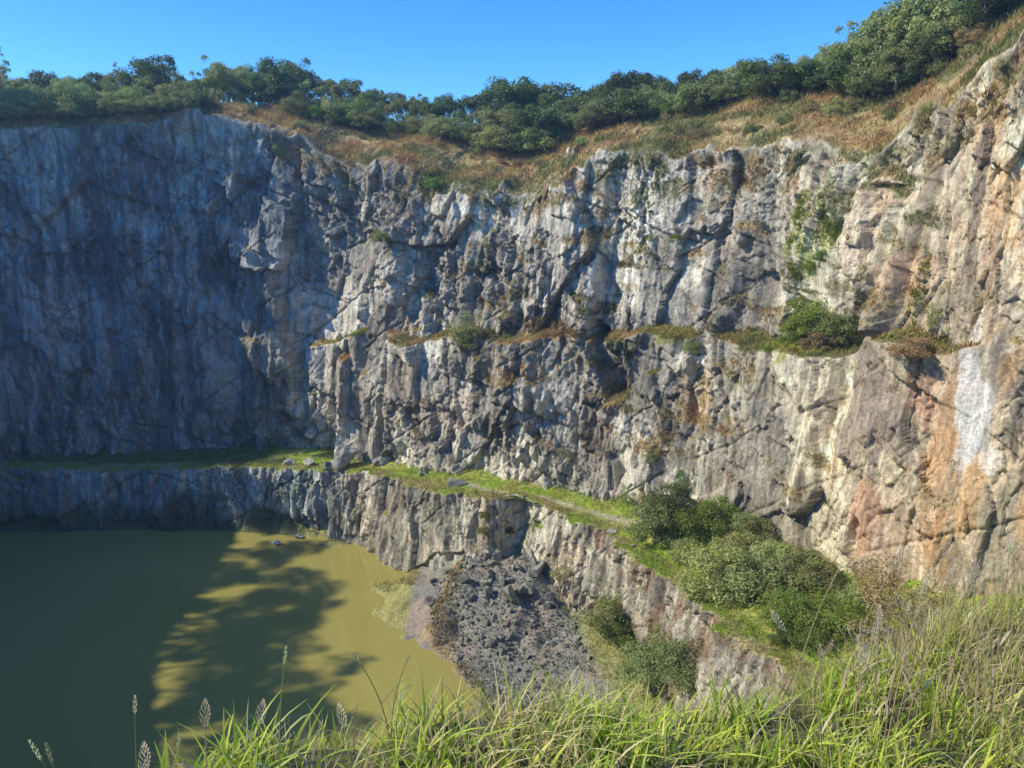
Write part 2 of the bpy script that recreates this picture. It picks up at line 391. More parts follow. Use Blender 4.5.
# left: bluish-grey wall, its shade painted in darker and bluer, with green-grey and pale seep streaks
for px, py, a, b in ((812, 238, 2.6, 3.4), (806, 325, 2.6, 2.2), (925, 300, .7, 3.2), (660, 340, 2.6, .8), (550, 328, 5, 1.)):
    COL = mix(COL, (col(.30, .33, .07) if px != 550 else col(.42, .30, .14))*(.7+.6*fbm(U/.5, Z/.5, 90, 3))[..., None], blob(px, py, a, b, 1.1, px % 17)*.75*sst(.42, .58, fbm(U/.9, Z/1.3, 93, 4)))
st = fbm(U/1.1, Z/16, 300, 4)
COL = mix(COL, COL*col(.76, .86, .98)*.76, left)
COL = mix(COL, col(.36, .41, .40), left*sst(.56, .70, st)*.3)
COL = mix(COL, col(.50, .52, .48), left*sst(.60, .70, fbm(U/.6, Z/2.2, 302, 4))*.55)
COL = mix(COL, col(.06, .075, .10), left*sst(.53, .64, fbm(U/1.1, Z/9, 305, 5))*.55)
# right: warmer, pinkish brown, orange and cream stains
COL = mix(COL, COL*col(1.10, 1.04, .88)*1.10, rgt)
n = fbm(U/3.2, Z/6.5, 310, 5)
pn = fbm(U/1.0, Z/8, 317, 4)
COL = mix(COL, col(.46, .36, .24), far_r*sst(.42, .6, pn)*.55)
ora = far_r*sst(.53, .63, n)
COL = mix(COL, col(.66, .42, .19), ora*.7*sst(.3, .6, fbm(U/.8, Z/5, 312, 4)))
COL = mix(COL, col(.70, .57, .36), far_r*sst(.56, .68, fbm(U/2.2, Z/5, 314, 5))*.75)
COL = mix(COL, col(.15, .125, .10), far_r*sst(.56, .68, fbm(U/1.5, Z/12, 316, 4))*.7)
for (px, py, a, b, c, k, sk) in [(973, 480, .9, 5.6, col(.66, .43, .20), .85, 0), (938, 440, 1.3, 6.5, col(.58, .35, .16), .7, -.1), (860, 515, 1.6, 3.6, col(.60, .37, .22), .8, 0),
                        (707, 393, 1.5, 2.6, col(.60, .47, .30), .9, 0), (915, 395, 1.2, 3, col(.56, .33, .2), .6, 0), (985, 260, .9, 7, col(.55, .36, .2), .55, .1),
                        (893, 195, 3.2, 1.6, col(.62, .47, .29), .8, 0), (870, 240, 2.2, 3.4, col(.50, .37, .25), .55, 0), (855, 148, .5, 1.6, col(.75, .48, .26), .9, -.2),
                        (900, 540, 2.2, 4.2, col(.60, .45, .30), .7, 0), (905, 275, 3, 2.5, col(.6, .4, .24), .6, 0), (710, 170, .8, 3.2, col(.58, .43, .28), .7, -.2),
                        (868, 330, 3, 3.4, col(.30, .235, .19), .6, 0), (866, 410, 3, 5.6, col(.28, .225, .18), .55, 0), (765, 470, 4, 7, col(.24, .225, .185), .5, 0),
                        (468, 440, 1.6, 1.6, col(.50, .46, .40), .7, 0), (585, 250, .7, 9, col(.45, .36, .26), .4, -.1),
                        (500, 255, .6, 6, col(.46, .38, .28), .5, 0), (930, 500, .8, 7, col(.58, .38, .2), .6, .05)]:
    COL = mix(COL, c*(.75+.5*n[..., None]), blob(px, py, a, b, .55, int(px) % 37, sk)*k)
w = blob(965, 350, .40, 3.2, .35, 21)+blob(967, 388, .75, 3.0, .4, 23)+blob(973, 425, 1.25, 3.2, .45, 22, -.12)+blob(990, 462, .8, 1.4, .4, 24)*.7
COL = mix(COL, col(.84, .78, .66)*(.88+.2*fbm(U/.6, Z/1.2, 7, 4))[..., None], np.clip(w, 0, 1)*.92)
COL = np.clip(COL*(1+.13*(1-left))[..., None], 0, .86)  # sunlit part of the face brightened in its colour
# ---- turf where the face lies back
upf = NMs[..., 2]
gn = fbm(U/3, Z/3+H/3, 400, 4)
gmask = sst(.42, .62, upf+.35*(gn-.5))*(1-.75*left*(1-slope_row))
drape = sst(-6.5, -.5, Z-zr[None, :]-9*(fbm(U/3.2, Z/3.2, 410, 4)-.5))*(1-slope_row)*(1-.7*(1-sst(180, 260, px_u)))*sst(.40, .56, fbm(U/1.6, Z/1.4, 411, 3))
shelf = sst(.60, .68, fbm(U/5.5, Z/1.5, 415, 4))*sst(360, 420, px_u)*(1-.6*far_r)*sst(-34, -26, Z)*(1-slope_row)*sst(0, .25, upf)
gmask = np.maximum(gmask, np.maximum(drape*.85, shelf*.8))
gmask = np.maximum(gmask, slope_row*(1-outcrop)*sst(.35, .5, upf))
brown = col(.46, .28, .11); straw = col(.56, .43, .17); green = col(.20, .225, .06); dkg = col(.06, .075, .025)
def turf(U_, W_, s=0):
    a = fbm(U_/5, W_/4, 500+s, 4); b = fbm(U_/1.4, W_/1.4, 510+s, 3); c = fbm(U_/9, W_/7, 520+s, 3)
    t = mix(np.broadcast_to(brown, U_.shape+(3,)), straw, sst(.4, .65, b))
    t = mix(t, green, sst(.48, .62, a)*.8)
    t = mix(t, dkg, sst(.6, .75, c)*.5)
    return t
TF = turf(U, Z+H)
COL = mix(COL, TF*.8, gmask*.95)
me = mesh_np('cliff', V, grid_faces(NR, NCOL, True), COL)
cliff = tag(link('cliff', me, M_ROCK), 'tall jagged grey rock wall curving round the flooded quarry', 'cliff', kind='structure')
# ------------------------------------------------------------------ plateau behind the rim, out to the horizon
st_ = slice(None, None, 12)
tx, ty = TLN[st_, 0], TLN[st_, 1]; ox, oy = NO[st_, 0], NO[st_, 1]; tz = z_tl[st_]
ctr = np.array([0., 55.]); rx_, ry_ = tx-ctr[0], ty-ctr[1]; rr_ = np.hypot(rx_, ry_); rx_ /= rr_; ry_ /= rr_
rowsP = []
for d, dz in [(-1.2, -.9), (2, -.1), (8, .5), (18, .9), (35, .5), (80, -3), (200, -14), (600, -40), (3000, -60), (9000, -120)]:
    k = min(1, max(0, d)/30)
    vx = ox*(1-k)+rx_*k; vy = oy*(1-k)+ry_*k
    zz = tz*(1-min(1, d/500 if d > 0 else 0))+dz
    rowsP.append(np.stack([tx+vx*d, ty+vy*d, zz+(vn(tx/9+d, ty/9, 3)-.5)*(1.2 if d > 5 else .2)], -1))
VP = np.array(rowsP)
cp = turf(VP[..., 0], VP[..., 1], 9)*.6+col(.02, .03, .01)
link('plateau', mesh_np('plateau', VP, grid_faces(len(rowsP), len(tx), True), cp, True), M_GROUND)
tag(bpy.data.objects['plateau'], 'wooded plateau behind the quarry rim', 'hill', kind='structure')
# ------------------------------------------------------------------ lower wall and terrace
low = []
for px, Y, z, dz in [(-150, 100, -37.6, 0), (0, 105.5, -37.6, 0), (100, 106.6, -38.2, 0), (200, 107, -38.2, 0), (300, 104.5, -37.6, 0), (345, 103.5, -37.2, 0), (368, 101, -36.8, 0), (378, 98, -36.4, 0), (400, 95, -36, 0), (430, 91.5, -35.6, 0),
                     (470, 87.8, -35.3, 0), (500, 86.5, -35.2, 0), (512, 87.6, -35.2, 0), (524, 86.2, -35.2, 0), (560, 82.3, -35.2, 0), (600, 77.5, -35, 0), (650, 68.5, -34.6, 0), (700, 60, -34, 0), (760, 51.5, -33, 0), (840, 43, -32.5, 0), (930, 37, -32, 0)]:
    x, y = foot(px, Y, z); low.append((x, y, z))
low += [(34, 26, -32), (40, 18, -32)]
low = np.array(low)
s = np.concatenate([[0], np.cumsum(np.hypot(*np.diff(low[:, :2], axis=0).T))])
t = np.arange(0, s[-1], .05); Lw = np.stack([np.interp(t, s, low[:, k]) for k in range(3)], 1)
def gs_open(a, sig):
    g = np.exp(-.5*(np.arange(-3*sig, 3*sig+1)/sig)**2); g /= g.sum()
    return np.convolve(np.concatenate([np.full(3*sig, a[0])+(np.arange(-3*sig, 0))*(a[1]-a[0]), a, np.full(3*sig, a[-1])+np.arange(1, 3*sig+1)*(a[-1]-a[-2])]), g, 'valid')
for k in range(3): Lw[:, k] = gs_open(Lw[:, k], 16)
d = np.gradient(Lw[:, :2], axis=0)
d = np.stack([gs_open(d[:, 0], 40), gs_open(d[:, 1], 40)], 1); d /= np.hypot(d[:, 0], d[:, 1])[:, None]
LN = np.stack([-d[:, 1], d[:, 0]], 1)            # toward the terrace
ld = np.hypot(Lw[:, 0], Lw[:, 1]); dn = np.clip(768/ld*1.0, 5, 14)
cm = np.cumsum(dn*.05); NL = int(cm[-1]); ci = np.interp(np.arange(NL), cm, np.arange(len(Lw)))
def atl(a): return np.interp(ci, np.arange(len(Lw)), a)
lx, ly, lz, lnx, lny = atl(Lw[:, 0]), atl(Lw[:, 1]), atl(Lw[:, 2]), atl(LN[:, 0]), atl(LN[:, 1])
lu = ci*.05
nrL = 130; ntop = 14
q = np.linspace(0, 1, nrL)[:, None]
HL = np.vstack([-2.2*(1-q)*np.ones(NL), np.linspace(.1, 2.2, ntop)[:, None]*np.ones(NL)])
ZL = np.vstack([-49+(lz[None, :]+49)*q, lz[None, :]+np.linspace(.02, .05, ntop)[:, None]])
for _ in range(3):
    HL[1:-1] = (HL[:-2]+2*HL[1:-1]+HL[2:])/4; ZL[1:-1] = (ZL[:-2]+2*ZL[1:-1]+ZL[2:])/4
UL = np.broadcast_to(lu, HL.shape)
DL, TL_, CL_ = rock_disp(UL+500, ZL, 43, .62)
DL += (fbm(UL/1.5, ZL/9, 46, 4)-.5)*2.0
bx = lx+lnx*HL; by = ly+lny*HL
LPX, LPY = proj(bx, by, ZL)
gul = np.exp(-((LPX-512+10*(fbm(ZL/1.5, UL*0, 48, 3)-.5)*2)/13)**2); DL -= 1.7*gul*(.6+.8*fbm(UL/1.2, ZL/1.5, 58, 3))
top = sst(nrL-3, nrL+6, np.arange(nrL+ntop))[:, None]
DLn = DL*(1-top); DLz = (fbm(UL/1.4, (HL+ZL)/1.4, 47, 3)-.5)*.5
VL = np.stack([bx-lnx*DLn, by-lny*DLn, ZL+DLz*.8-.35*top*0], -1)
CLc = rock_colour(UL+500, ZL, TL_, CL_, 40)
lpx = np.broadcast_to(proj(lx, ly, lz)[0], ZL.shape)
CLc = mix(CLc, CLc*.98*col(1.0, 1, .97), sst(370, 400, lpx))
CLc = mix(CLc, CLc*col(.8, .95, 1.1), 1-sst(300, 380, lpx))  # shade on the left part painted in as a cool tint
CLc = mix(CLc, col(.26, .17, .09), sst(560, 600, lpx)*sst(.56, .66, fbm(UL/1.2, ZL/3, 49, 4))*.7)
CLc = mix(CLc, col(.40, .35, .28), sst(370, 400, lpx)*(1-sst(-46.6, -45.6, ZL+1.2*(fbm(UL/1, ZL, 5, 2)-.5)))*.7)
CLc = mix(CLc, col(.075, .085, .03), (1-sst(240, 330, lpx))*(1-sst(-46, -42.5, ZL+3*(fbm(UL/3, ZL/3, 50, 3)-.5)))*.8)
nl = grid_normals(VL); nl *= np.sign(np.mean(nl[-3, :, 2]))
for _ in range(2): nl[1:-1] = (nl[:-2]+nl[1:-1]+nl[2:])/3
LG = sst(.5, .7, nl[..., 2]+.3*(fbm(UL/2, ZL, 51, 3)-.5))*sst(-46, -44, ZL)
tgreen = col(.30, .40, .04); tdry = col(.48, .43, .16)
CLc = mix(CLc, mix(np.broadcast_to(tgreen, LG.shape+(3,)), tdry, sst(.4, .6, fbm(UL/2, HL, 53, 3)))*.8, LG)
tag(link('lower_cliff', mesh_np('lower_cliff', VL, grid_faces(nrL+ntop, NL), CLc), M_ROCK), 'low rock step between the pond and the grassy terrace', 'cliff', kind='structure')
# terrace sheet: from the lower edge to under the upper wall
i0 = int(np.argmin(np.hypot(A[:, 0]+96, A[:, 1]-100))); i1 = int(np.argmin(np.hypot(A[:, 0]-50, A[:, 1]-22)))
Au = A[i0:i1]; tp = np.linspace(0, 1, 900)
# pair the two lines by nearest point of the upper foot, kept monotone
lidx = np.linspace(0, len(Lw)-1, 1500).astype(int)
Lp = Lw[lidx]; near = np.array([np.argmin(np.hypot(Au[:, 0]-p[0], Au[:, 1]-p[1])) for p in Lp]); near = np.maximum.accumulate(near)
near = gs_open(near.astype(float), 25)
ux = np.interp(near, np.arange(len(Au)), Au[:, 0]); uy = np.interp(near, np.arange(len(Au)), Au[:, 1]); uz = np.interp(near, np.arange(len(Au)), Au[:, 3])
NT = 70; kk = np.linspace(0, 1, NT)[:, None]
ex = ux-Lp[:, 0]; ey = uy-Lp[:, 1]; el = np.hypot(ex, ey)+1e-6; ex /= el; ey /= el
inset = .9
X0 = Lp[:, 0]+ex*inset; Y0 = Lp[:, 1]+ey*inset; X1 = ux+ex*2.2; Y1 = uy+ey*2.2
TX = X0+(X1-X0)*kk; TY = Y0+(Y1-Y0)*kk
zs = Lp[:, 2]-.15; ze = np.maximum(uz, Lp[:, 2])+.35
TZ = zs+(ze-zs)*(.35*kk+.65*kk**2)+(fbm(TX/3, TY/3, 60, 4)-.5)*.8*np.minimum(1, kk*5)
TPX, TPY = proj(TX, TY, TZ)
TZ += 2.2*np.exp(-(((TX-17)/4.)**2+((TY-76.5)/3.5)**2))
a = fbm(TX/2.5, TY/2.5, 61, 4); b = fbm(TX/.8, TY/.8, 62, 3)
TC = mix(np.broadcast_to(tgreen, TX.shape+(3,)), tdry, sst(.45, .6, a)*.6)
TC = mix(TC, col(.10, .14, .03), sst(.55, .7, b)*.6)
path = np.exp(-((kk-.30-.1*(vn(np.broadcast_to(lidx/180., TX.shape), TX*0, 5)-.5))/.085)**2)*sst(440, 480, TPX)*(1-sst(640, 690, TPX))
bare = np.exp(-(((TX-14.6)/1.9)**2+((TY-61)/1.5)**2)**2)
TC = mix(TC, col(.42, .36, .26), np.clip(path*(.55+b)*.9, 0, .9))
TC = mix(TC, col(.45, .39, .31), np.clip(bare, 0, 1))
TC = mix(TC, TC*col(.35, .42, .35), (1-sst(250, 300, TPX)))  # left turf painted darker where the wall's shade falls
PATH = np.clip(path+bare, 0, 1)
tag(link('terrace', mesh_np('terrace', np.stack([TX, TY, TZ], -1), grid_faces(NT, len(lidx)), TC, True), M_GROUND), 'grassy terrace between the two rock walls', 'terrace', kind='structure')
# ------------------------------------------------------------------ pit floor, beach, pond
shore = np.array([PZ(px, py, WATER) for px, py in [(460, 583), (447, 605), (432, 622), (426, 645), (444, 662), (460, 682), (482, 708), (495, 745)]])
o_ = np.argsort(shore[:, 1]); shY, shX = shore[o_, 1], shore[o_, 0]
gx, gy = np.meshgrid(np.arange(-106, 52, .3), np.arange(6, 112, .3))
xs = np.interp(gy, shY, shX); dd = gx-xs+(fbm(gx/2, gy/2, 66, 3)-.5)*1.6
bz = np.where(dd > 0, -47+.075*dd+.035*np.maximum(0, dd-9)**1.7, -47+dd*.5)
cone = -41.2-.40*np.hypot((gx-1.0)*.9, gy-84.5)+(fbm(gx/2.8, gy/2.8, 67, 4)-.5)*2.6
bz = np.where(gy < 91, np.maximum(bz, np.minimum(cone, -40)), bz)
bz = np.maximum(bz, -50)+(fbm(gx/1.2, gy/1.2, 68, 4)-.5)*.35
# grassy fringe at the foot of the lower wall
wd = np.full(gx.shape, 99.)
for p in Lw[::40]: wd = np.minimum(wd, np.hypot(gx-p[0], gy-p[1]))
fr = PZ(388, 553, WATER); fr2 = PZ(335, 545, WATER); fr3 = PZ(170, 520, WATER)
bz = np.maximum(bz, -46.6-.9*np.hypot((gx-fr[0])/2.2, gy-fr[1])+.3)
bz = np.maximum(bz, -46.6-.8*np.hypot((gx-fr2[0])/2.6, gy-fr2[1]-.5)+.2)
bz = np.where(gx < -25, np.maximum(bz, -45.2-1.3*np.maximum(0, wd-.9)), bz)
BG = mix(np.broadcast_to(col(.235, .235, .185), gx.shape+(3,)), col(.30, .25, .19), sst(.45, .62, fbm(gx/3, gy/3, 69, 4)))
ygr = sst(1.0, 3.2, np.abs(dd-3)*0+np.maximum(0, gx-6+.25*(gy-70)))
BG = mix(BG, col(.30, .31, .09), ygr*.8)
BG = mix(BG, col(.34, .26, .14), (1-sst(.5, 2.2, dd))*sst(-.5, 0, dd))
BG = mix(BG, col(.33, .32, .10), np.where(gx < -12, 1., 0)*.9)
BG = mix(BG, col(.10, .12, .05), np.where(gx < -31, 1., 0)*.9)  # left fringe painted dark green to stand in for shade
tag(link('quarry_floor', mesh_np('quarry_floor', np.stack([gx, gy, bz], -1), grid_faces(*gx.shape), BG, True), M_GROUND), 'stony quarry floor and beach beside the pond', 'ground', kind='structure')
me = bpy.data.meshes.new('water'); me.from_pydata([(-106, 6, WATER), (40, 6, WATER), (40, 112, WATER), (-106, 112, WATER)], [], [(0, 1, 2, 3)])
tag(link('water', me, water_mat()), 'still murky olive green quarry pond', 'water', kind='structure')
def floor_z(x, y):
    i = int(np.clip(round((y-6)/.3), 0, gx.shape[0]-1)); j = int(np.clip(round((x+106)/.3), 0, gx.shape[1]-1)); return float(bz[i, j])
# ------------------------------------------------------------------ grass generator
def blades(pos, hgt, wid, lean, colr, name, mat, nseg=2, label=None, tipc=None, droop=1., heading=None):
    """pos (n,3); every blade a tapered strip of nseg quads, bent outward"""
    n = len(pos)
    th = RNG.uniform(0, 2*np.pi, n) if heading is None else heading
    dirx, diry = np.cos(th), np.sin(th)
    tw = th+np.pi/2+RNG.normal(0, .5, n)
    wx, wy = np.cos(tw), np.sin(tw)
    rows = []; cr = []
    for k in range(nseg+1):
        f = k/nseg
        out = lean*hgt*f**1.8; up = hgt*(f-droop*.38*lean*f**2.6)
        w_ = wid*(1-f**1.7)*.5*(1 if k < nseg else .0)+wid*.03
        if k == 0: w_ = wid*.35
        c = pos+np.stack([dirx*out, diry*out, up], -1)
        side = np.stack([wx*w_, wy*w_, w_*0.25], -1)
        rows.append(c-side); rows.append(c+side)
        cc = colr*(.55+.55*f) if tipc is None else colr*(1-f)+tipc*f
        cr.append(cc); cr.append(cc)
    V = np.stack(rows, 1); m = 2*(nseg+1)
    base = np.arange(n)[:, None, None]*m; kq = np.arange(nseg)[None, :, None]*2
    Q = (base+kq+np.array([0, 1, 3, 2])[None, None, :]).reshape(-1, 4)
    Cc = np.stack(cr, 1)
    o = link(name, mesh_np(name, V.reshape(-1, 3), Q, Cc.reshape(-1, 3)), mat)
    if label: tag(o, label, 'grass', kind='stuff')
    return o
def sample_grid(V, prob, n):
    """n random points on grid sheet V (rows, cols, 3) with weight prob, area weighted"""
    a = V[:-1, :-1]; b = V[:-1, 1:]; c = V[1:, :-1]
    ar = np.linalg.norm(np.cross(b-a, c-a), axis=-1)
    w = (ar*prob[:-1, :-1]).ravel(); w = w/w.sum()
    i = RNG.choice(len(w), n, p=w); r, q = np.unravel_index(i, ar.shape)
    f1, f2 = RNG.random((2, n, 1))
    return a[r, q]+(b[r, q]-a[r, q])*f1+(c[r, q]-a[r, q])*f2, r, q
vsn = ((BY > 40) & (BPX > -40) & (BPX < 1070)).astype(float)
# rim slope grass + ledge grass
pr = vsn*slope_row*(1-outcrop*.9)*sst(.25, .45, upf)
pts, r, q = sample_grid(V, pr, 60000)
tc_ = turf(U, Z+H)[r, q]*RNG.uniform(.7, 1.45, (len(pts), 1))
blades(pts-np.array([0, 0, .08]), RNG.uniform(.35, 1.0, len(pts)), RNG.uniform(.05, .11, len(pts)), RNG.uniform(.2, .8, len(pts)), tc_, 'rim_grass', M_FAR, 2, 'brown and straw dry grass covering the slope above the rock wall')
pr = vsn*(1-slope_row)*np.maximum(sst(.45, .65, upf+.3*(gn-.5)), np.maximum(drape, shelf)*(.35+.65*sst(-.1, .3, upf)))*(1-.85*left)
pts, r, q = sample_grid(V, pr, 42000)
lc = mix(TF[r, q], col(.15, .20, .04), sst(.55, .65, fbm(U/6, Z/4, 401, 3))[r, q])*RNG.uniform(.6, 1.4, (len(pts), 1))
blades(pts-np.array([0, 0, .05]), RNG.uniform(.2, .75, len(pts)), RNG.uniform(.04, .09, len(pts)), RNG.uniform(.3, 1., len(pts)), lc, 'ledge_grass', M_FAR, 2, 'tufts of brown and green grass growing on ledges of the rock wall')
# named patches of green on the face
tot = []; tc2 = []
for px, py, a, b, g, n_ in [(812, 238, 2.9, 4.0, .75, 4200), (822, 215, 1.6, 2.4, .5, 900), (800, 285, 1.8, 2.6, .5, 1000), (925, 300, .7, 3.4, .5, 900), (905, 350, 1.8, 1.2, .3, 900), (660, 338, 3, .8, .5, 900), (700, 340, 3, .5, .2, 600), (550, 328, 5, 1.0, 0, 3600),
                            (360, 335, 2.6, .5, .9, 700), (440, 333, 2.6, .5, .3, 600), (745, 335, 3, .6, .3, 800), (790, 345, 3.5, .9, .8, 2400), (806, 325, 2.6, 2.2, .9, 2200), (845, 330, 2, 2.2, .35, 1400), (662, 240, 2, .5, .8, 400), (620, 266, 1.6, .3, .1, 300), (670, 425, 2, 2., .0, 500),
                            (590, 210, 2.5, 2., .0, 500), (740, 175, 4, 1.0, 0, 900), (690, 160, 3, 1, 0, 500), (770, 165, 3, 2, 0, 700), (960, 130, 1.6, 1.4, .2, 500), (985, 105, 1, 1.4, .1, 300), (925, 120, 1.4, 1.2, .2, 400), (250, 175, 3, 1.5, .1, 500), (500, 300, 2, 1.5, .1, 400), (425, 180, 6, 2., .25, 1500), (330, 165, 5, 2, .1, 1200)]:
    m = blob(px, py, a, b, .5, int(px) % 17)*vsn*(.25+sst(.1, .4, upf))
    m = m*(.06+sst(.40, .56, fbm(U/1.1, Z/1.5, 93, 4))) if g > .4 else m
    p_, r, q = sample_grid(V, m, n_)
    tot.append(p_)
    c_ = mix(np.broadcast_to(col(.40, .27, .12), (n_, 3)), col(.42, .52, .06), np.clip(g+RNG.normal(0, .18, n_), 0, 1))*RNG.uniform(.65, 1.35, (n_, 1)); tc2.append(c_)
pts = np.vstack(tot)
blades(pts-np.array([0, 0, .05]), RNG.uniform(.25, .75, len(pts)), RNG.uniform(.05, .10, len(pts)), RNG.uniform(.3, 1.1, len(pts)), np.vstack(tc2), 'face_grass', M_FAR, 2, 'patches of green and brown grass hanging on the sunlit rock face')
m_ = np.maximum(LG*.8, sst(.54, .62, fbm(UL/1.6, ZL/2.2, 57, 3))*sst(380, 420, lpx)*sst(-46.5, -45, ZL)*(.3+sst(0, .4, nl[..., 2])))*((LPX > 200) & (LPX < 900))
pts, r, q = sample_grid(VL, m_, 14000)
lc = mix(np.broadcast_to(col(.36, .26, .12), (len(pts), 3)), col(.24, .30, .05), sst(.42, .6, fbm(UL/4, ZL/3, 59, 3))[r, q]*1.)*RNG.uniform(.6, 1.4, (len(pts), 1))
blades(pts-np.array([0, 0, .05]), RNG.uniform(.2, .7, len(pts)), RNG.uniform(.04, .08, len(pts)), RNG.uniform(.3, 1., len(pts)), lc, 'low_wall_grass', M_FAR, 2, 'tufts of brown and green grass growing on the low rock wall')
# terrace grass
VT = np.stack([TX, TY, TZ], -1)
pts, r, q = sample_grid(VT, (1-PATH*.93)*((TPX > -20) & (TPX < 950))*(1+2*sst(380, 420, TPX)), 46000)
gl = fbm(TX/2., TY/2., 63, 3)[r, q]; kk_ = np.broadcast_to(kk, TX.shape)[r, q]
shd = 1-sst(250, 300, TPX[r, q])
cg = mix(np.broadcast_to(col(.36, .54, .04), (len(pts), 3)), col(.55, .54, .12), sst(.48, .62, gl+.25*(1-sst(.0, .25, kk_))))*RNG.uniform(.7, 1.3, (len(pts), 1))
cg = mix(cg, cg*col(.5, .6, .6), shd)  # the same shade painted into the left terrace blades
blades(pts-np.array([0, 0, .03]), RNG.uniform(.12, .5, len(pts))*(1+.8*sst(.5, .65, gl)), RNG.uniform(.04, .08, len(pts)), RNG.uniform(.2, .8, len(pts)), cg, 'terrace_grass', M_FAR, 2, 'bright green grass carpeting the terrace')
# shore and beach grass
VB = np.stack([gx, gy, bz], -1)
fp = ((gx < -12) & (bz > -46.95) & (gy > 85)).astype(float)*1.2
fb = ((dd > .1) & (gx > -14) & (gy > 48) & (gy < 90)).astype(float)
yg = np.clip((gx-5+.30*(gy-72))/3, 0, 1)*sst(.35, .5, fbm(gx/2, gy/2, 70, 3))
edge_ = np.exp(-((dd-.9)/.9)**2)*sst(.4, .55, fbm(gx/3, gy/3, 72, 2)+.12*(gy < 76))*((gy < 84))
pr = fp+fb*(yg*1.2+edge_*2.5+.05+1.6*((gx < -6.2) & (gy > 70)))
pts, r, q = sample_grid(VB, pr*(bz > -47.02), 42000)
cb = mix(np.broadcast_to(col(.40, .34, .10), (len(pts), 3)), col(.24, .28, .06), RNG.random(len(pts))*.8)
cb = mix(cb, col(.30, .19, .12), ((gx > -14) & (gx < 5))[r, q]*RNG.random(len(pts))*.9)*RNG.uniform(.7, 1.3, (len(pts), 1))
cb = mix(cb, cb*col(.5, .6, .5), (gx < -29)[r, q]*1.)  # left shore blades darkened in colour in place of shade
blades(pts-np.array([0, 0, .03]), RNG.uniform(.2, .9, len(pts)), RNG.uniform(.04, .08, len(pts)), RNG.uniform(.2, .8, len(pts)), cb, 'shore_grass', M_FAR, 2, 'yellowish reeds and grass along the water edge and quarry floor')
# ------------------------------------------------------------------ stones
def stone_mesh(name, seed, n=16, sq=(1, 1, .75), bev=.06, rough=0):
    r = random.Random(seed); bm = bmesh.new()
    for _ in range(n):
        v = Vector((r.gauss(0, 1), r.gauss(0, 1), r.gauss(0, 1))); v.normalize()
        m_ = max(abs(c) for c in v); v = v*(.6+.4/m_*.6)
        bm.verts.new((v.x*sq[0]*.5, v.y*sq[1]*.5, v.z*sq[2]*.5))
    res = bmesh.ops.convex_hull(bm, input=bm.verts)
    bmesh.ops.delete(bm, geom=[g for g in res['geom_interior'] if isinstance(g, bmesh.types.BMVert)], context='VERTS')
    if bev: bmesh.ops.bevel(bm, geom=list(bm.edges), offset=bev*.5, segments=1, affect='EDGES', clamp_overlap=True)
    if rough:
        bmesh.ops.triangulate(bm, faces=bm.faces)
        bmesh.ops.subdivide_edges(bm, edges=bm.edges, cuts=3, use_grid_fill=True)
        from mathutils import noise
        for v in bm.verts:
            v.co += v.co.normalized()*noise.turbulence(v.co*2.4+Vector((seed, 0, 0)), 4, True)*rough-v.co.normalized()*rough*.5
    bmesh.ops.recalc_face_normals(bm, faces=bm.faces)
    me = bpy.data.meshes.new(name); bm.to_mesh(me); bm.free(); return me
def place_stone(loc, size, seed, label, mat=M_STONE, rot=None, cat='boulder', name='boulder', sq=(1, 1, .7), rough=.12, n=18):
    me = stone_mesh(name, seed, n, sq, .05, rough)
    o = link(name, me, mat); o.location = loc; o.scale = (size,)*3
    o.rotation_euler = rot or (random.uniform(-.3, .3), random.uniform(-.3, .3), random.uniform(0, 6.28))
    return tag(o, label, cat)
def terr_z(x, y):
    i = np.argmin((TX-x)**2+(TY-y)**2); return float(TZ.flat[i])
def terr_at(px, py):
    i = np.argmin((TPX-px)**2+(TPY-py)**2); return Vector((TX.flat[i], TY.flat[i], TZ.flat[i]))
p = terr_at(345, 474); place_stone(p+Vector((0, 0, 1.3)), 6.0, 5, 'big tilted dark block leaning at the terrace corner where shade meets sun', sq=(1, .7, .62), rot=(.2, -.75, .5))
p = terr_at(330, 474); place_stone(p+Vector((0, -.6, .2)), 3.2, 6, 'dark blocky boulder just below the big tilted block', sq=(.9, .7, .8))
p = terr_at(308, 468); place_stone(p+Vector((0, .8, .5)), 2.6, 7, 'grey boulder left of the big tilted block on the terrace', sq=(1, .7, .7))
p = terr_at(288, 468); place_stone(p+Vector((0, .8, .4)), 2.4, 8, 'rounded grass-topped boulder at the left end of the sunlit turf', sq=(1, .8, .7))
p = terr_at(380, 470); place_stone(p+Vector((0, 2.6, .6)), 3.6, 9, 'low pale boulder at the wall foot right of the big tilted block', sq=(1.2, .6, .5))
p = terr_at(458, 486); place_stone(p+Vector((0, .3, .3)), 3.1, 10, 'flat grey slab with a dark undercut on the green terrace', sq=(1.25, .8, .42), rot=(.05, .18, .2), rough=.05)
p = terr_at(521, 508); place_stone(p+Vector((0, .2, .2)), .95, 12, 'small dark upright stone beside the path above the gully', M_STONE2, sq=(1, .8, .9))
p = terr_at(533, 508); place_stone(p+Vector((0, .2, .1)), .75, 13, 'smaller dark stone right of the upright one by the path', M_STONE2)
p = terr_at(605, 545); place_stone(p+Vector((0, .0, .15)), 1.5, 14, 'grey stone half sunk at the terrace edge above the rubble', sq=(1, .7, .6))
p = terr_at(632, 550); place_stone(p+Vector((0, .0, .15)), .6, 15, 'small pale stone on the terrace turf left of the bushes')
for k, (px, py, s_) in enumerate([(650, 520, 2.6), (672, 512, 2.2), (690, 520, 2.4), (664, 530, 1.8)]):
    p = terr_at(px, py); place_stone(p+Vector((0, 0, .3)), s_, 20+k, ['pale boulder among the left bushes on the terrace', 'grey boulder behind the left bushes at the wall foot', 'pinkish grey boulder between the bushes', 'low boulder in front of the grey ones in the bushes'][k])
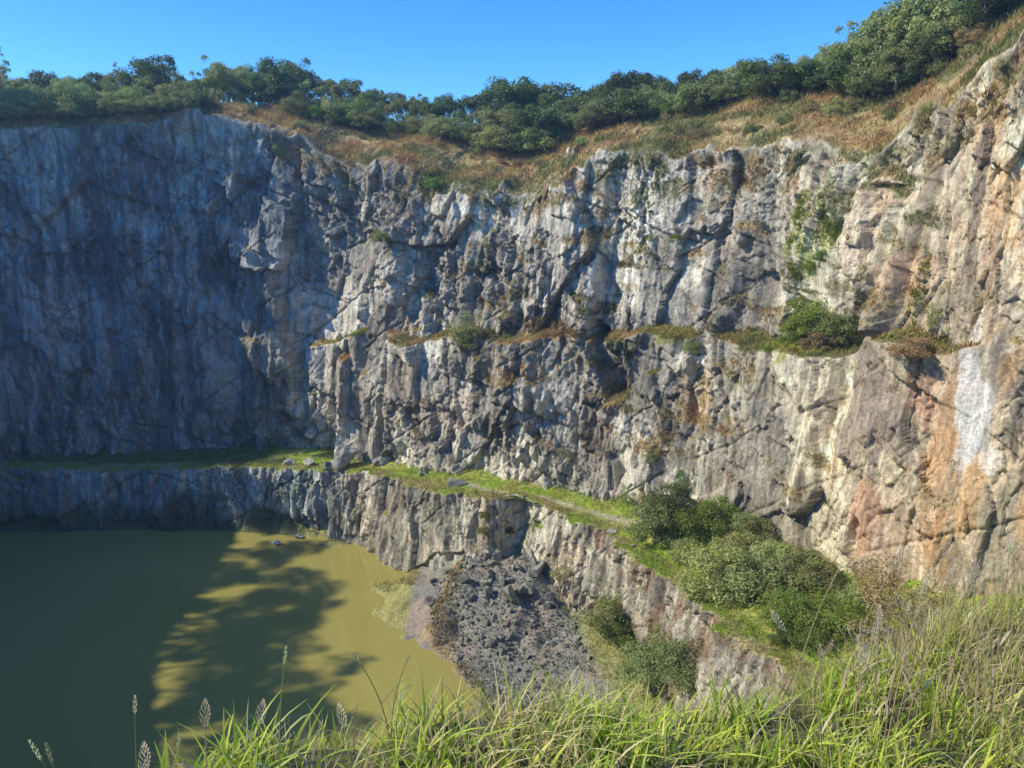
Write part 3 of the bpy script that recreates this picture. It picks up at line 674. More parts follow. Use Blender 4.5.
M_OUT = rock_mat('outcrop_stone', 1.6, 1., base=(.20, .205, .165), vcol=False)
for px, py, Y, s_, sd_, l_ in [(896, 640, 38, 5.4, 31, 'tall split grey rock behind the dry grass at the right'), (922, 650, 36.5, 5.6, 33, 'broad grey rock right of the split one behind the dry grass'), (935, 615, 39, 4.2, 35, 'smaller grey rock above the broad one under the orange wall')]:
    place_stone(Vector(P(px, py, Y))+Vector((0, 0, -2.0)), s_, sd_, l_, M_OUT, sq=(1.15, .9, .95), rough=.2, n=16)
for k, (px, py, s_, l_) in enumerate([(276, 545, 1.9, 'long grey rock breaking the shaded water near the far shore'), (300, 538, 1.7, 'pale flat rock at the water edge right of the long grey one'),
                                      (322, 545, .6, 'tiny white stone standing in the water between shore rocks'), (349, 543, .9, 'dark stone at the reedy water edge'), (381, 553, 1.3, 'white pointed rock standing in the green water below the reeds'),
                                      (19, 519, .8, 'small pale stone at the far left shoreline'), (2, 527, .6, 'tiny pale stone at the left edge of the pond')]):
    p = PZ(px, py, WATER); place_stone((p[0], p[1], WATER+.12*s_), s_, 40+k, l_, rock_mat('pale_stone_%d' % k, 2, .4, base=(.42, .42, .43), vcol=False) if k in (0, 1, 2, 4) else M_STONE, sq=(1.1, .7, .5), rot=(0, 0, random.uniform(-.4, .4)))
# rubble: 280 large stones as things, thousands of small ones as stuff
RM = [stone_mesh('rubble_stone', 100+k, 12, (1, random.uniform(.6, .9), random.uniform(.45, .8)), .04) for k in range(14)]
for m_ in RM: m_.materials.append(M_STONE2)
def in_pile(x, y):
    px, py = proj(np.array([x]), np.array([y]), np.array([floor_z(x, y)])); px, py = px[0], py[0]
    lo = np.interp(py, [560, 580, 620, 660, 700, 740], [470, 432, 430, 452, 480, 500]); hi = np.interp(py, [530, 560, 580, 620, 660, 700, 740], [528, 548, 580, 592, 585, 575, 560])+14*math.sin(x*1.3+y*.7)
    return lo < px < hi and 540 < py < 735
cnt = 0; rr = random.Random(3)
while cnt < 285:
    x, y = rr.uniform(-14, 12), rr.uniform(60, 90)
    if not in_pile(x, y) or floor_z(x, y) < -47.05: continue
    dg = math.hypot(x-1, y-84)
    s_ = rr.uniform(.55, 1.2)*(rr.uniform(1.5, 3.0) if dg < 7.5 and rr.random() < .6 else 1)*(1.5 if rr.random() < .08 else 1)
    o = bpy.data.objects.new('rubble_stone', RM[cnt % 14]); C.objects.link(o)
    o.location = (x, y, floor_z(x, y)+s_*.12); o.rotation_euler = (rr.uniform(0, 6), rr.uniform(0, 6), rr.uniform(0, 6)); o.scale = (s_, s_, s_)
    big = s_ > 1.1
    tag(o, 'large dark angular block at the top of the rubble pile below the gully' if big else 'fist-edged grey stone lying loose in the rubble pile by the pond', 'stone', 'large blocks at the head of the rubble' if big else 'loose stones of the rubble pile')
    cnt += 1
vs, fs, off = [], [], 0
tm = [(np.array([v.co for v in m_.vertices]), [list(p_.vertices) for p_ in m_.polygons]) for m_ in [stone_mesh('s', 300+k, 8, (1, .8, .7), 0) for k in range(6)]]
k = 0
while k < 6500:
    x, y = rr.uniform(-15, 13), rr.uniform(58, 90)
    if not in_pile(x, y) or floor_z(x, y) < -47.1: continue
    v, f = tm[k % 6]; s_ = rr.uniform(.12, .4)*(1.4 if rr.random() < .15 else 1)
    R = np.array(Matrix.Rotation(rr.uniform(0, 6), 3, 'Z') @ Matrix.Rotation(rr.uniform(0, 6), 3, 'X'))
    vs.append((v @ R.T)*s_+np.array([x, y, floor_z(x, y)+s_*.1])); fs += [[i+off for i in p_] for p_ in f]; off += len(v); k += 1
me = bpy.data.meshes.new('rubble'); me.from_pydata(np.vstack(vs).tolist(), [], fs)
tag(link('rubble', me, M_STONE2), 'mass of small grey rubble between the larger stones on the beach', 'rubble', kind='stuff')
# ------------------------------------------------------------------ trees and bushes
def limb(bm, pts, r0, r1, n=6):
    rings = []
    for i, p in enumerate(pts):
        p = Vector(p); t_ = (Vector(pts[min(i+1, len(pts)-1)])-Vector(pts[max(i-1, 0)])).normalized()
        a = t_.orthogonal().normalized(); b = t_.cross(a); r = r0+(r1-r0)*i/(len(pts)-1)
        rings.append([bm.verts.new(p+a*math.cos(k*2*math.pi/n)*r+b*math.sin(k*2*math.pi/n)*r) for k in range(n)])
    for i in range(len(rings)-1):
        for k in range(n): bm.faces.new([rings[i][k], rings[i][(k+1) % n], rings[i+1][(k+1) % n], rings[i+1][k]])
    bm.faces.new(rings[-1])
def crown_mesh(name, lobes, nleaf, size, rg, shape=1.0, out=.6):
    cs_ = np.array([l[0] for l in lobes]); rs_ = np.array([l[1] for l in lobes])
    w = rs_**2; w /= w.sum(); i = rg.choice(len(lobes), nleaf, p=w)
    d = rg.normal(size=(nleaf, 3)); d /= np.linalg.norm(d, axis=1)[:, None]
    d[:, 2] = np.where(d[:, 2] < -.35, -d[:, 2], d[:, 2])
    # sub-clumps on each lobe
    k = rg.integers(0, 9, nleaf); cl = np.sin(k[:, None]*np.array([2.1, 3.7, 5.3])+i[:, None]*1.7); cl /= np.linalg.norm(cl, axis=1)[:, None]+1e-6
    dd_ = d*.75+cl*.75; dd_ /= np.linalg.norm(dd_, axis=1)[:, None]
    rr2 = rs_[i]*(1-.45*rg.random(nleaf)**2)*(.85+.25*np.sin(k*2.3+i))
    c = cs_[i]+dd_*rr2[:, None]*np.array([1, 1, .8*shape])
    n_ = dd_*out+rg.normal(size=(nleaf, 3))*.55; n_[:, 2] += .25; n_ /= np.linalg.norm(n_, axis=1)[:, None]
    t1 = np.cross(n_, rg.normal(size=(nleaf, 3))); t1 /= np.linalg.norm(t1, axis=1)[:, None]; t2 = np.cross(n_, t1)
    s_ = size*rg.uniform(.6, 1.3, nleaf)[:, None]
    Vv = np.stack([c-t1*s_, c-t2*s_*.45+n_*s_*.12, c+t1*s_, c+t2*s_*.45+n_*s_*.12], 1)
    return mesh_np(name, Vv.reshape(-1, 3), np.arange(nleaf*4).reshape(-1, 4))
def tree_proto(seed, kind):
    """returns (trunk mesh, crown mesh) of a tree about 10 m high"""
    rg = np.random.default_rng(seed); bm = bmesh.new(); lobes = []
    def R(a, b): return float(rg.uniform(a, b))
    if kind == 'round':
        th = R(1.8, 2.8); limb(bm, [(0, 0, -.5), (R(-.1, .1), 0, th*.5), (R(-.3, .3), R(-.3, .3), th)], .26, .18)
        nb = 9
        for k in range(nb):
            a = k*2.4+R(-.3, .3); e = R(.25, 1.25); L_ = R(2.2, 4.6)
            p = np.array([math.cos(a)*math.cos(e)*L_*1.05, math.sin(a)*math.cos(e)*L_*1.05, th+math.sin(e)*L_*1.15+.5])
            limb(bm, [(0, 0, th-.4), tuple(p*np.array([.45, .45, .6])+np.array([0, 0, th*.35])), tuple(p)], .12, .04, 5)
            lobes.append((p, R(1.1, 1.9)))
            for _ in range(2): lobes.append((p+rg.normal(0, 1.0, 3)*np.array([1, 1, .6]), R(.6, 1.2)))
        lobes.append((np.array([0, 0, th+2.8]), 2.))
        for k in range(7): lobes.append((np.array([math.cos(k*.9)*R(1.8, 3.2), math.sin(k*.9)*R(1.8, 3.2), R(1.2, 3.2)]), R(.9, 1.5)))
        nl_, sz = 7000, .19
    elif kind == 'airy':
        th = 7.5; limb(bm, [(0, 0, -.5), (R(-.3, .3), 0, 3), (R(-.5, .5), R(-.3, .3), 6), (R(-.5, .5), 0, 9.3)], .17, .04)
        for k in range(11):
            a = k*2.4; z = 3.2+k*.58; L_ = R(.8, 2.2)*(1.15-k*.06)
            p = np.array([math.cos(a)*L_, math.sin(a)*L_, z+R(.2, .9)])
            limb(bm, [(0, 0, z-.5), tuple((p+np.array([0, 0, z-.5]))*.5), tuple(p)], .08, .035, 4)
            lobes.append((p, R(.5, .95)))
            lobes.append((p+rg.normal(0, .5, 3), R(.3, .6)))
        nl_, sz = 1900, .15
    elif kind == 'spread':
        for j in range(3):
            a0 = j*2.1+R(-.3, .3); q_ = (math.cos(a0)*1.0, math.sin(a0)*1.0, 3.)
            limb(bm, [(0, 0, -.5), (q_[0]*.4, q_[1]*.4, 1.5), q_, (q_[0]*2.0, q_[1]*2.0, 5.2)], .16, .05)
            for k in range(5):
                p = np.array([q_[0]*2.2, q_[1]*2.2, 5.6])+rg.normal(0, 1.1, 3)*np.array([1, 1, .75])
                lobes.append((p, R(.8, 1.5)))
        for _ in range(6): lobes.append((np.array([R(-1.8, 1.8), R(-1.8, 1.8), R(5.2, 7.6)]), R(.9, 1.5)))
        nl_, sz = 5500, .19
    elif kind == 'bush':
        for k in range(6):
            a = k*1.05+R(-.3, .3); limb(bm, [(0, 0, -.1), (math.cos(a)*.3, math.sin(a)*.3, .5), (math.cos(a)*.8, math.sin(a)*.8, 1.3)], .05, .015, 5)
        for k in range(13):
            a = k*2.4; L_ = R(.2, 1.15); lobes.append((np.array([math.cos(a)*L_, math.sin(a)*L_, R(.45, 1.5)*(1.2-L_*.45)]), R(.35, .62)))
            if k < 8: lobes.append((np.array([math.cos(k*.8)*R(.6, 1.1), math.sin(k*.8)*R(.6, 1.1), R(.15, .4)]), R(.3, .45)))
        nl_, sz = 6500, .056
    elif kind == 'thin':
        for k in range(8):
            a = k*.8+R(-.3, .3); L_ = R(.4, 1.0)
            e_ = (math.cos(a)*L_, math.sin(a)*L_, R(1.1, 2.3))
            limb(bm, [(0, 0, -.1), (e_[0]*.4, e_[1]*.4, .8), e_], .03, .01, 4)
            for j in range(3): lobes.append((np.array(e_)*(.55+.2*j)+rg.normal(0, .12, 3), R(.22, .42)))
        nl_, sz = 1500, .055
    me = bpy.data.meshes.new('trunk'); bm.to_mesh(me); bm.free()
    for p_ in me.polygons: p_.use_smooth = True
    zt_ = max(l_[0][2]+.75*l_[1] for l_ in lobes); me['top'] = float(zt_)
    return me, crown_mesh('crown', lobes, nl_, sz, rg, out=.9 if kind in ('round', 'spread', 'bush') else .5)
PRO = {}
def proto(kind, v, leaf):
    k = (kind, v, leaf)
    if k not in PRO:
        if (kind, v) not in PRO: PRO[(kind, v)] = tree_proto(hash((kind == 'round', kind == 'airy', kind == 'bush', kind == 'spread')) % 1000+v*13+len(kind), kind)
        tm_, cm_ = PRO[(kind, v)]
        t2 = tm_.copy(); t2.materials.append(M_PALEBARK if kind == 'airy' else M_BARK)
        c2 = cm_.copy(); c2.materials.append(M_LEAF[leaf]); PRO[k] = (t2, c2)
    return PRO[k]
def plant(name, loc, hgt, kind, leaf, label, cat='tree', group=None, width=1.0, v=None, rz=None, native=None):
    v = random.randrange(4) if v is None else v
    s_ = hgt/float(proto(kind, v, leaf)[0]['top'])
    e = empty(name, loc, label, cat, group, random.uniform(0, 6.28) if rz is None else rz, (s_*width, s_*width, s_))
    t_, c_ = proto(kind, v, leaf)
    link('trunk' if cat == 'tree' else 'stems', t_, None, e); link('crown' if cat == 'tree' else 'foliage', c_, None, e)
    return e
def plat_pt(px, d):
    """point d metres behind the tree line, on bearing px"""
    j = np.where(TLN[:, 1] > 40)[0]
    X_ = TLN[j, 0]+NO[j, 0]*d; Y_ = TLN[j, 1]+NO[j, 1]*d; Z_ = z_tl[j]
    pp, _ = proj(X_, Y_, Z_+3); i = int(np.argmin(np.abs(pp-px)))
    dzp = np.interp(d, [-20, -1.2, 2, 8, 18, 35], [0, -.2, -.1, .5, .9, .5])
    return X_[i], Y_[i], Z_[i]+dzp, j[i]
sky_py = ([-60, 0, 12, 25, 50, 85, 110, 125, 145, 155, 180, 200, 222, 250, 280, 300, 318, 340, 370, 400, 440, 470, 485, 520, 560, 590, 630, 655, 690, 720, 745, 765, 800, 830, 850, 868, 880, 900, 920, 950, 1000],
          [62, 60, 75, 72, 68, 70, 66, 68, 66, 56, 66, 70, 56, 62, 56, 62, 74, 74, 86, 88, 90, 92, 84, 80, 82, 78, 68, 72, 70, 64, 58, 64, 56, 44, 42, 26, 22, 8, -6, -30, -50])
L_reg = [(230, 'over the shaded wall', 'left'), (400, 'left of the rim dip', 'left centre'), (600, 'behind the rim dip', 'middle'), (830, 'on the right rise', 'right centre'), (1200, 'on the steep right hill', 'right')]
def region(px): return next((b, c) for a_, b, c in L_reg if px < a_)
kname = {'dark': 'dark green', 'olive': 'olive green', 'pale': 'pale grey-green', 'bright': 'fresh green'}
sname = {'round': 'round-crowned', 'spread': 'spreading', 'airy': 'slender open-crowned'}
def skyline_tree(px, d, kind, leaf, f=1.0, label=None, width=1.0, toppy=None, v=None):
    x, y, z, _ = plat_pt(px, d)
    tp = toppy if toppy is not None else float(np.interp(px, *sky_py))
    ztop = P(px, tp, y)[2]
    hgt = max(3.2, (ztop-z)*f)
    reg, g_ = region(px)
    plant('tree', (x, y, z-.3), hgt, kind, leaf, label or f'{kname[leaf]} {sname[kind]} tree in the woods {reg}', 'tree', None if label else f'{kname[leaf]} {sname[kind]} trees, {g_}', width, v)
rt = random.Random(21)
# back row reaches the skyline, middle row lower, front row of bushes
px = -45
while px < 905:
    leaf = rt.choices(['dark', 'olive', 'pale', 'bright'], [5, 4, 1.2, .5] if px > 200 else [3, 4, 3, .3])[0]
    skyline_tree(px, rt.uniform(9, 15), rt.choice(['round', 'round', 'spread']), leaf, rt.uniform(.86, 1.02), width=rt.uniform(.8, 1.1)); px += rt.uniform(13, 24)
px = -50
while px < 925:
    leaf = rt.choices(['dark', 'olive', 'pale', 'bright'], [4, 4, 2, .8] if px > 200 else [2, 4, 5, .4])[0]
    skyline_tree(px, rt.uniform(3.5, 7), rt.choice(['round', 'spread', 'round']), leaf, rt.uniform(.55, .85), width=rt.uniform(.9, 1.3)); px += rt.uniform(15, 26)
px = -50
for px_a, px_b in ((-50, 195), (300, 560), (590, 870)):
    px = px_a
    while px < px_b:
        x, y, z, _ = plat_pt(px, rt.uniform(-3.2, 1.2)); reg, g_ = region(px)
        leaf = rt.choice(['olive', 'pale', 'pale', 'olive'] if px < 200 else ['dark', 'olive', 'olive', 'bright', 'pale'])
        plant('shrub', (x, y, z-.3), rt.uniform(1.8, 4.2), 'bush', leaf, f'{kname[leaf]} rounded shrub at the front edge of the woods {reg}', 'shrub', f'{kname[leaf]} front shrubs, {g_}', rt.uniform(1, 1.5))
        px += rt.uniform(6, 13)
if True:   # the left rim is overgrown to the very edge
    px = -45
    while px < 190:
        x, y, z, j = plat_pt(px, rt.uniform(-5.5, -2.5))
        leaf = rt.choice(['pale', 'olive', 'pale'])
        plant('shrub', (x, y, z-1.2), rt.uniform(1.6, 2.8), 'bush', leaf, f'{kname[leaf]} shrub overhanging the edge of the shaded left wall', 'shrub', f'{kname[leaf]} shrubs at the left cliff edge', rt.uniform(1.1, 1.6)); px += rt.uniform(9, 15)
# small shrubs scattered over the open slope
for k in range(46):
    px = rt.uniform(235, 1000); d = -rt.uniform(2.5, 10 if px < 850 else 6); x, y, z, j = plat_pt(px, d)
    ii = int(np.argmin(np.where(PY_ > 40, (PX_-x)**2+(PY_-y)**2-H*1e-3, 1e9))); z = PZ_.flat[ii]; leaf = rt.choice(['dry', 'olive', 'olive', 'dry', 'pale'])
    plant('shrub', (x, y, z-.15), rt.uniform(.7, 1.9), rt.choice(['bush', 'thin']), leaf, {'dry': 'small brown shrub', 'olive': 'small olive shrub', 'pale': 'small pale shrub'}[leaf]+' scattered on the dry grass slope above the rim', 'shrub', leaf.replace('dry', 'brown')+' shrubs on the open slope', rt.uniform(.9, 1.6))
for k in range(34):
    px = rt.uniform(850, 1015); d = rt.uniform(-3.5, 3); x, y, z, j = plat_pt(px, d); leaf = rt.choice(['olive', 'pale', 'pale', 'dark'])
    plant('shrub', (x, y, z-.4), rt.uniform(1.6, 3.4), 'bush', leaf, f'{kname[leaf]} bush filling the stand on the steep right hill', 'shrub', f'{kname[leaf]} bushes of the hill stand', rt.uniform(1, 1.5))
# particular trees
skyline_tree(4, 4, 'airy', 'pale', 1, 'tall thin bare-limbed tree at the far left of the skyline', .8, 44)
skyline_tree(118, 6, 'airy', 'olive', 1, 'wispy tree poking above the woods over the left wall', .7, 60)
skyline_tree(152, 5, 'round', 'dark', 1, 'dark tree with a raised top left of the broad domed pair', .9, 52)
skyline_tree(222, 4, 'round', 'olive', 1, 'broad domed tree standing at the brown rim, left of the biggest dome', 1.0, 56)
skyline_tree(280, 5, 'round', 'dark', 1, 'biggest domed dark tree above the brown rim', 1.25, 55)
skyline_tree(508, 7, 'round', 'dark', 1, 'dark tree with a pointed tuft above the dip', 1.0, 74)
skyline_tree(632, 5, 'round', 'dark', 1, 'dark domed tree right of the dip on the skyline', 1.1, 67)
skyline_tree(748, 6, 'round', 'dark', 1, 'dark domed tree halfway up the right rise', 1.0, 57)
for px, py, d, h_, l_, leaf in [(515, 152, -1, 6.2, 'dark bushy tree standing in front of the woods in the dip', 'dark'), (543, 158, -1.5, 6.5, 'dark low tree at the bottom of the dip beside the orange slope', 'dark'),
                                (495, 146, .5, 5.5, 'olive bare-stemmed tree left of the dark tree in the dip', 'olive'), (560, 140, 1, 4.6, 'small dark tree above the dip, right side', 'dark'), (560, 131, 4, 5.5, 'olive tree behind the small dark one above the dip', 'olive')]:
    x, y, z, _ = plat_pt(px, d); plant('tree', (x, y, z-.2), h_, 'round', leaf, l_, 'tree', None, 1.25)
# steep hill trees (right)
for px, d, h_, kind, leaf, w_, l_ in [(872, .5, 5.4, 'round', 'pale', 1.3, 'pale bushy tree at the left of the hill stand'), (884, -1.5, 5.5, 'airy', 'pale', 1.2, 'thin grey tree standing on the grass slope below the hill stand'), (893, 1.5, 6.2, 'round', 'olive', 1.3, 'tall leafy tree in the middle of the hill stand'),
                                      (905, 0, 6.5, 'spread', 'olive', 1.1, 'olive tree with white stems in the hill stand'), (918, 3, 8.5, 'round', 'pale', 1.1, 'large pale leafy tree crowning the hill stand'), (932, 1, 6.6, 'spread', 'pale', 1.2, 'light green willowy tree at the right of the hill stand'),
                                      (948, 2.5, 6.8, 'round', 'olive', 1.1, 'dense olive tree at the top right of the hill stand'), (962, 4, 6, 'round', 'dark', 1.0, 'dark shaded tree at the far right of the hill stand'), (860, 4, 5.0, 'round', 'olive', 1.0, 'low olive tree left of the pale bushy one on the hill'), (845, 2, 4.2, 'spread', 'olive', 1, 'small olive tree where the hill begins to climb'),
                                      (926, -1.5, 4.2, 'spread', 'pale', 1.0, 'small pale tree in front of the willowy one on the hill'), (900, -2.5, 3.6, 'round', 'olive', 1.3, 'small bushy tree lowest of the hill stand')]:
    x, y, z, _ = plat_pt(px, d); plant('tree', (x, y, z-.2), h_*1.35, kind, leaf, l_, 'tree', None, w_*.9)
for px, d in [(965, 9), (985, 8), (1005, 10), (1030, 8), (1060, 9)]:
    x, y, z, _ = plat_pt(px, d); plant('tree', (x, y, z), 4.5, 'round', 'olive', 'olive tree behind the grass slope at the top right corner', 'tree', 'trees behind the top right slope')
def wall_pt(px, py):
    i = np.unravel_index(np.argmin(np.where(BY > 40, (proj(PX_, PY_, PZ_)[0]-px)**2+(proj(PX_, PY_, PZ_)[1]-py)**2, 1e12)), BX.shape)
    return Vector(V[i])
WPX, WPY = proj(PX_, PY_, PZ_)
def wall_pt(px, py):
    d2 = np.where(PY_ > 40, (WPX-px)**2+(WPY-py)**2, 1e12)
    d2 = np.where(d2 < 9, d2*0+np.hypot(PX_, PY_)*.01, d2+100)
    return Vector(V[np.unravel_index(np.argmin(d2), BX.shape)])
for px, py, h_, kind, leaf, w_, l_ in [(458, 345, 5.0, 'thin', 'pale', 1.3, 'tall grey-green shrub on the middle ledge left of the brown grass'), (468, 342, 3.0, 'bush', 'olive', 1.1, 'olive shrub tucked behind the tall grey-green one on the ledge'),
                                       (378, 240, 1.9, 'bush', 'olive', 1.1, 'small green shrub high on the grey face below the left brown slope'), (487, 196, 2.8, 'thin', 'bright', .7, 'narrow green shrub below the dip in the rim'), (432, 186, 1.7, 'bush', 'bright', 1.2, 'low light green shrub on the brown slope left of the dip'),
                                       (806, 334, 3.6, 'bush', 'bright', 1.0, 'large green shrub on the ledge in the green gully'), (795, 340, 2.2, 'bush', 'bright', 1.3, 'lower bright green shrub left of the large ledge shrub'), (832, 338, 2.8, 'bush', 'olive', 1.1, 'olive shrub right of the large ledge shrub'), (818, 345, 1.9, 'bush', 'dry', 1.3, 'brownish shrub at the lip of the green gully ledge'),
                                       (846, 338, 2.4, 'thin', 'dry', 1.2, 'dry thin shrub beside the purple slab'), (820, 258, 1.3, 'bush', 'bright', 1.1, 'bright green shrub high in the green gully'), (806, 268, 1.0, 'bush', 'bright', 1.2, 'small bright shrub below the high gully shrub'), (828, 215, 1.3, 'thin', 'olive', 1.1, 'thin olive shrub at the top of the green gully'),
                                       (928, 330, 2.6, 'thin', 'olive', .6, 'narrow olive shrub in the crack of the orange wall'), (908, 352, 1.6, 'bush', 'dry', 1.5, 'low brown-green shrub on the ledge below the orange wall crack'), (688, 348, 1.5, 'bush', 'olive', 1.2, 'small olive shrub on the right middle ledge'),
                                       (648, 462, 2.2, 'thin', 'pale', 1.2, 'pale shrub on the lower face left of the rust patch'), (665, 440, 1.8, 'thin', 'dry', 1.4, 'rusty brown shrub on the lower sunlit face'), (272, 452, 3.2, 'thin', 'pale', 1.0, 'small pale tree in shade at the foot of the left wall'),
                                       (625, 508, 3.2, 'thin', 'bright', 1.0, 'slender young green tree at the wall foot left of the bushes'), (680, 494, 3.4, 'thin', 'bright', .8, 'upright green shrub at the wall foot above the boulders'), (640, 500, 2.2, 'thin', 'dry', .8, 'dry leaning shrub on the rock behind the slender tree')]:
    p = wall_pt(px, py); plant('shrub', p+Vector((0, -.25, -.15)), h_, kind, leaf, l_, 'shrub', None, w_)
# bushes on the terrace
for k, (px, py, h_, w_, leaf, l_) in enumerate([(655, 545, 4.0, 1.1, 'olive', 'dark leafy bush at the left end of the thicket on the terrace'), (668, 532, 3.4, 1.1, 'dark', 'dark bush behind the left end of the thicket'), (700, 540, 3.8, 1.2, 'bright', 'green bush at the back of the thicket near the wall'),
                                                (720, 528, 3.2, 1.2, 'bright', 'fresh green bush highest in the thicket'), (740, 538, 3.0, 1.1, 'olive', 'olive bush below the dark wall streaks'), (758, 548, 3.0, 1.2, 'olive', 'olive bush touching the wall right of the highest green one'),
                                                (688, 560, 2.2, 1.1, 'olive', 'small dark bush in front of the thicket, left'), (722, 590, 4.0, 1.25, 'pale', 'large grey-green bush in the middle of the thicket front'), (748, 592, 4.1, 1.25, 'pale', 'grey-green rounded bush over the shaded hollow'), (770, 580, 3.6, 1.1, 'pale', 'grey-green bush right of the shaded hollow'),
                                                (745, 565, 3.2, 1.2, 'olive', 'olive bush behind the grey-green pair'), (800, 592, 3.8, 1.1, 'olive', 'tall round olive bush beside the orange rock foot'), (822, 590, 3.0, 1.0, 'olive', 'olive bush against the foot of the orange wall'), (800, 630, 3.4, 1.1, 'bright', 'shiny green bush at the right front of the thicket'),
                                                (825, 632, 3.4, 1.1, 'bright', 'green bush second from the right at the front'), (846, 636, 3.0, 1.1, 'bright', 'green bush at the right end of the thicket'), (815, 650, 2.0, 1.3, 'bright', 'low light green bush lowest in the thicket'), (782, 622, 2.6, 1.1, 'bright', 'green bush under the tall olive bush'),
                                                (855, 612, 2.6, 1.0, 'olive', 'narrow olive bush behind the right end of the thicket'), (785, 645, 1.6, 1.2, 'bright', 'small light green shrub in the long grass below the thicket')]):
    p = terr_at(px, py); plant('bush', p+Vector((0, 0, -.15)), h_, 'bush', leaf, l_, 'bush', None, w_)
p = P(885, 600, 47); plant('bush', Vector(p)+Vector((0, 0, -1.5)), 4.6, 'thin', 'dry', 'large airy dry brown bush below the orange wall', 'bush', None, 1.2)
for px, py, Y, h_, l_ in [(884, 640, 33, 3.2, 'dry twiggy bush in front of the split grey rock'), (912, 628, 32, 3.6, 'dry twiggy bush between the two grey rocks at the right'), (940, 622, 34, 3.4, 'dry twiggy bush right of the grey rocks')]:
    plant('bush', Vector(P(px, py, Y))+Vector((0, 0, -1.2)), h_, 'thin', 'dry', l_, 'bush', None, 1.1)
p = P(872, 585, 50); plant('bush', Vector(p)+Vector((0, 0, -1.5)), 3.6, 'thin', 'dry', 'smaller dry bush beside the large brown one', 'bush', None, 1.2)
def low_pt(px, py, lift=0):
    q_, w_ = proj(VL[..., 0], VL[..., 1], VL[..., 2]); i = np.unravel_index(np.argmin((q_-px)**2+(w_-py)**2), q_.shape); return Vector(VL[i])
for px, py, h_, kind, leaf, w_, l_ in [(614, 632, 4.2, 'bush', 'olive', .9, 'grey-green bush at the foot of the low wall beside the rubble'), (655, 680, 4.4, 'bush', 'pale', 1.0, 'grey bush low at the foot of the low wall'), (682, 680, 4.2, 'bush', 'pale', 1.0, 'second grey bush right of the lowest one by the low wall'), (668, 660, 3.0, 'thin', 'olive', 1.2, 'thin bush climbing the low wall'),
                                       (563, 590, 3.8, 'thin', 'olive', .9, 'thin brownish shrub on the low wall right of the gully'), (625, 640, 2.6, 'bush', 'bright', 1., 'small green bush in front of the grey-green one by the rubble'), (487, 520, 1.1, 'bush', 'bright', 1.0, 'tiny green tuft on the low wall left of the gully'), (485, 535, 1.0, 'bush', 'olive', 1.0, 'small olive tuft below the tiny green one'), (512, 535, .9, 'bush', 'bright', 1., 'green tuft in the mouth of the gully'),
                                       (455, 578, 1.1, 'bush', 'bright', 1.4, 'low green clump at the foot of the low wall by the rubble'), (700, 665, 3.2, 'thin', 'dry', 1., 'dry shrub on the low wall near the grass')]:
    p = low_pt(px, py-6); plant('shrub', p+Vector((-.3, -.6, -.3)), h_, kind, leaf, l_, 'shrub', None, w_)
for px, py, h_, l_ in [(476, 497, 1.2, 'tiny sapling standing on the terrace right of the flat slab'), (493, 496, 1.1, 'tiny dark sapling at the wall foot right of the other one')]:
    p = terr_at(px, py); plant('sapling', p, h_, 'thin', 'dark', l_, 'sapling', None, .35)
# trees on the left rim out of the frame: they throw the shadow on the pond
j_ = [i for i in range(0, len(TLN), 22) if TLN[i, 0] < -70 and 35 < TLN[i, 1] < 118 and proj(TLN[i, 0], TLN[i, 1], 5.)[0] < -45]
for i in j_:
    for d in (rt.uniform(-3, 3),):
        if rt.random() < .22: continue
        plant('tree', (TLN[i, 0]+NO[i, 0]*d, TLN[i, 1]+NO[i, 1]*d, z_tl[i]-.3), rt.uniform(8, 17), rt.choice(['spread', 'spread', 'airy']), 'olive', 'olive tree on the left rim beyond the edge of the view', 'tree', 'trees on the left rim', rt.uniform(.7, 1.0))
for i in j_[1::2]:
    d = rt.uniform(0, 4); plant('tree', (TLN[i, 0]+NO[i, 0]*d, TLN[i, 1]+NO[i, 1]*d, z_tl[i]-.3), rt.uniform(4, 8), 'spread', 'olive', 'olive tree on the left rim beyond the edge of the view', 'tree', 'trees on the left rim', rt.uniform(.7, 1.0))
# spiky yellow-green plant in the top right corner
def spiky(loc, r, n, name, label, cat):
    e = empty(name, loc, label, cat)
    for part, base, k in (('leaf_rosette', 0, n),):
        vs_, fs_ = [], []
        for i in range(k):
            a = i*2.399; el_ = .25+1.1*((i*.618) % 1); rr3 = r*random.uniform(.7, 1)
            dx_, dy_ = math.cos(a), math.sin(a); b0 = len(vs_)
            for t_, w_ in ((0, .03), (.4, .07), (.75, .05), (1, .005)):
                o_2 = rr3*t_*math.cos(el_); z_ = rr3*t_*math.sin(el_)-rr3*.35*t_*t_
                vs_ += [(dx_*o_2-dy_*w_*r, dy_*o_2+dx_*w_*r, z_), (dx_*o_2+dy_*w_*r, dy_*o_2-dx_*w_*r, z_)]
            for q2 in range(3): fs_.append((b0+q2*2, b0+q2*2+1, b0+q2*2+3, b0+q2*2+2))
        me_ = bpy.data.meshes.new(part); me_.from_pydata(vs_, [], fs_); link(part, me_, leaf_mat('yellow_green_leaf', (.25, .22, .04), (.36, .30, .06), .3), e)
    bm = bmesh.new(); limb(bm, [(0, 0, -.6), (.03, 0, -.2), (0, 0, .1)], .09, .07); me_ = bpy.data.meshes.new('stem'); bm.to_mesh(me_); bm.free(); link('stem', me_, M_BARK, e)
x, y, z, _ = plat_pt(1012, -1.5); spiky((x, y, z+.6), 1.3, 34, 'spiky_plant', 'spiky yellow-green plant in the top right corner of the slope', 'plant')
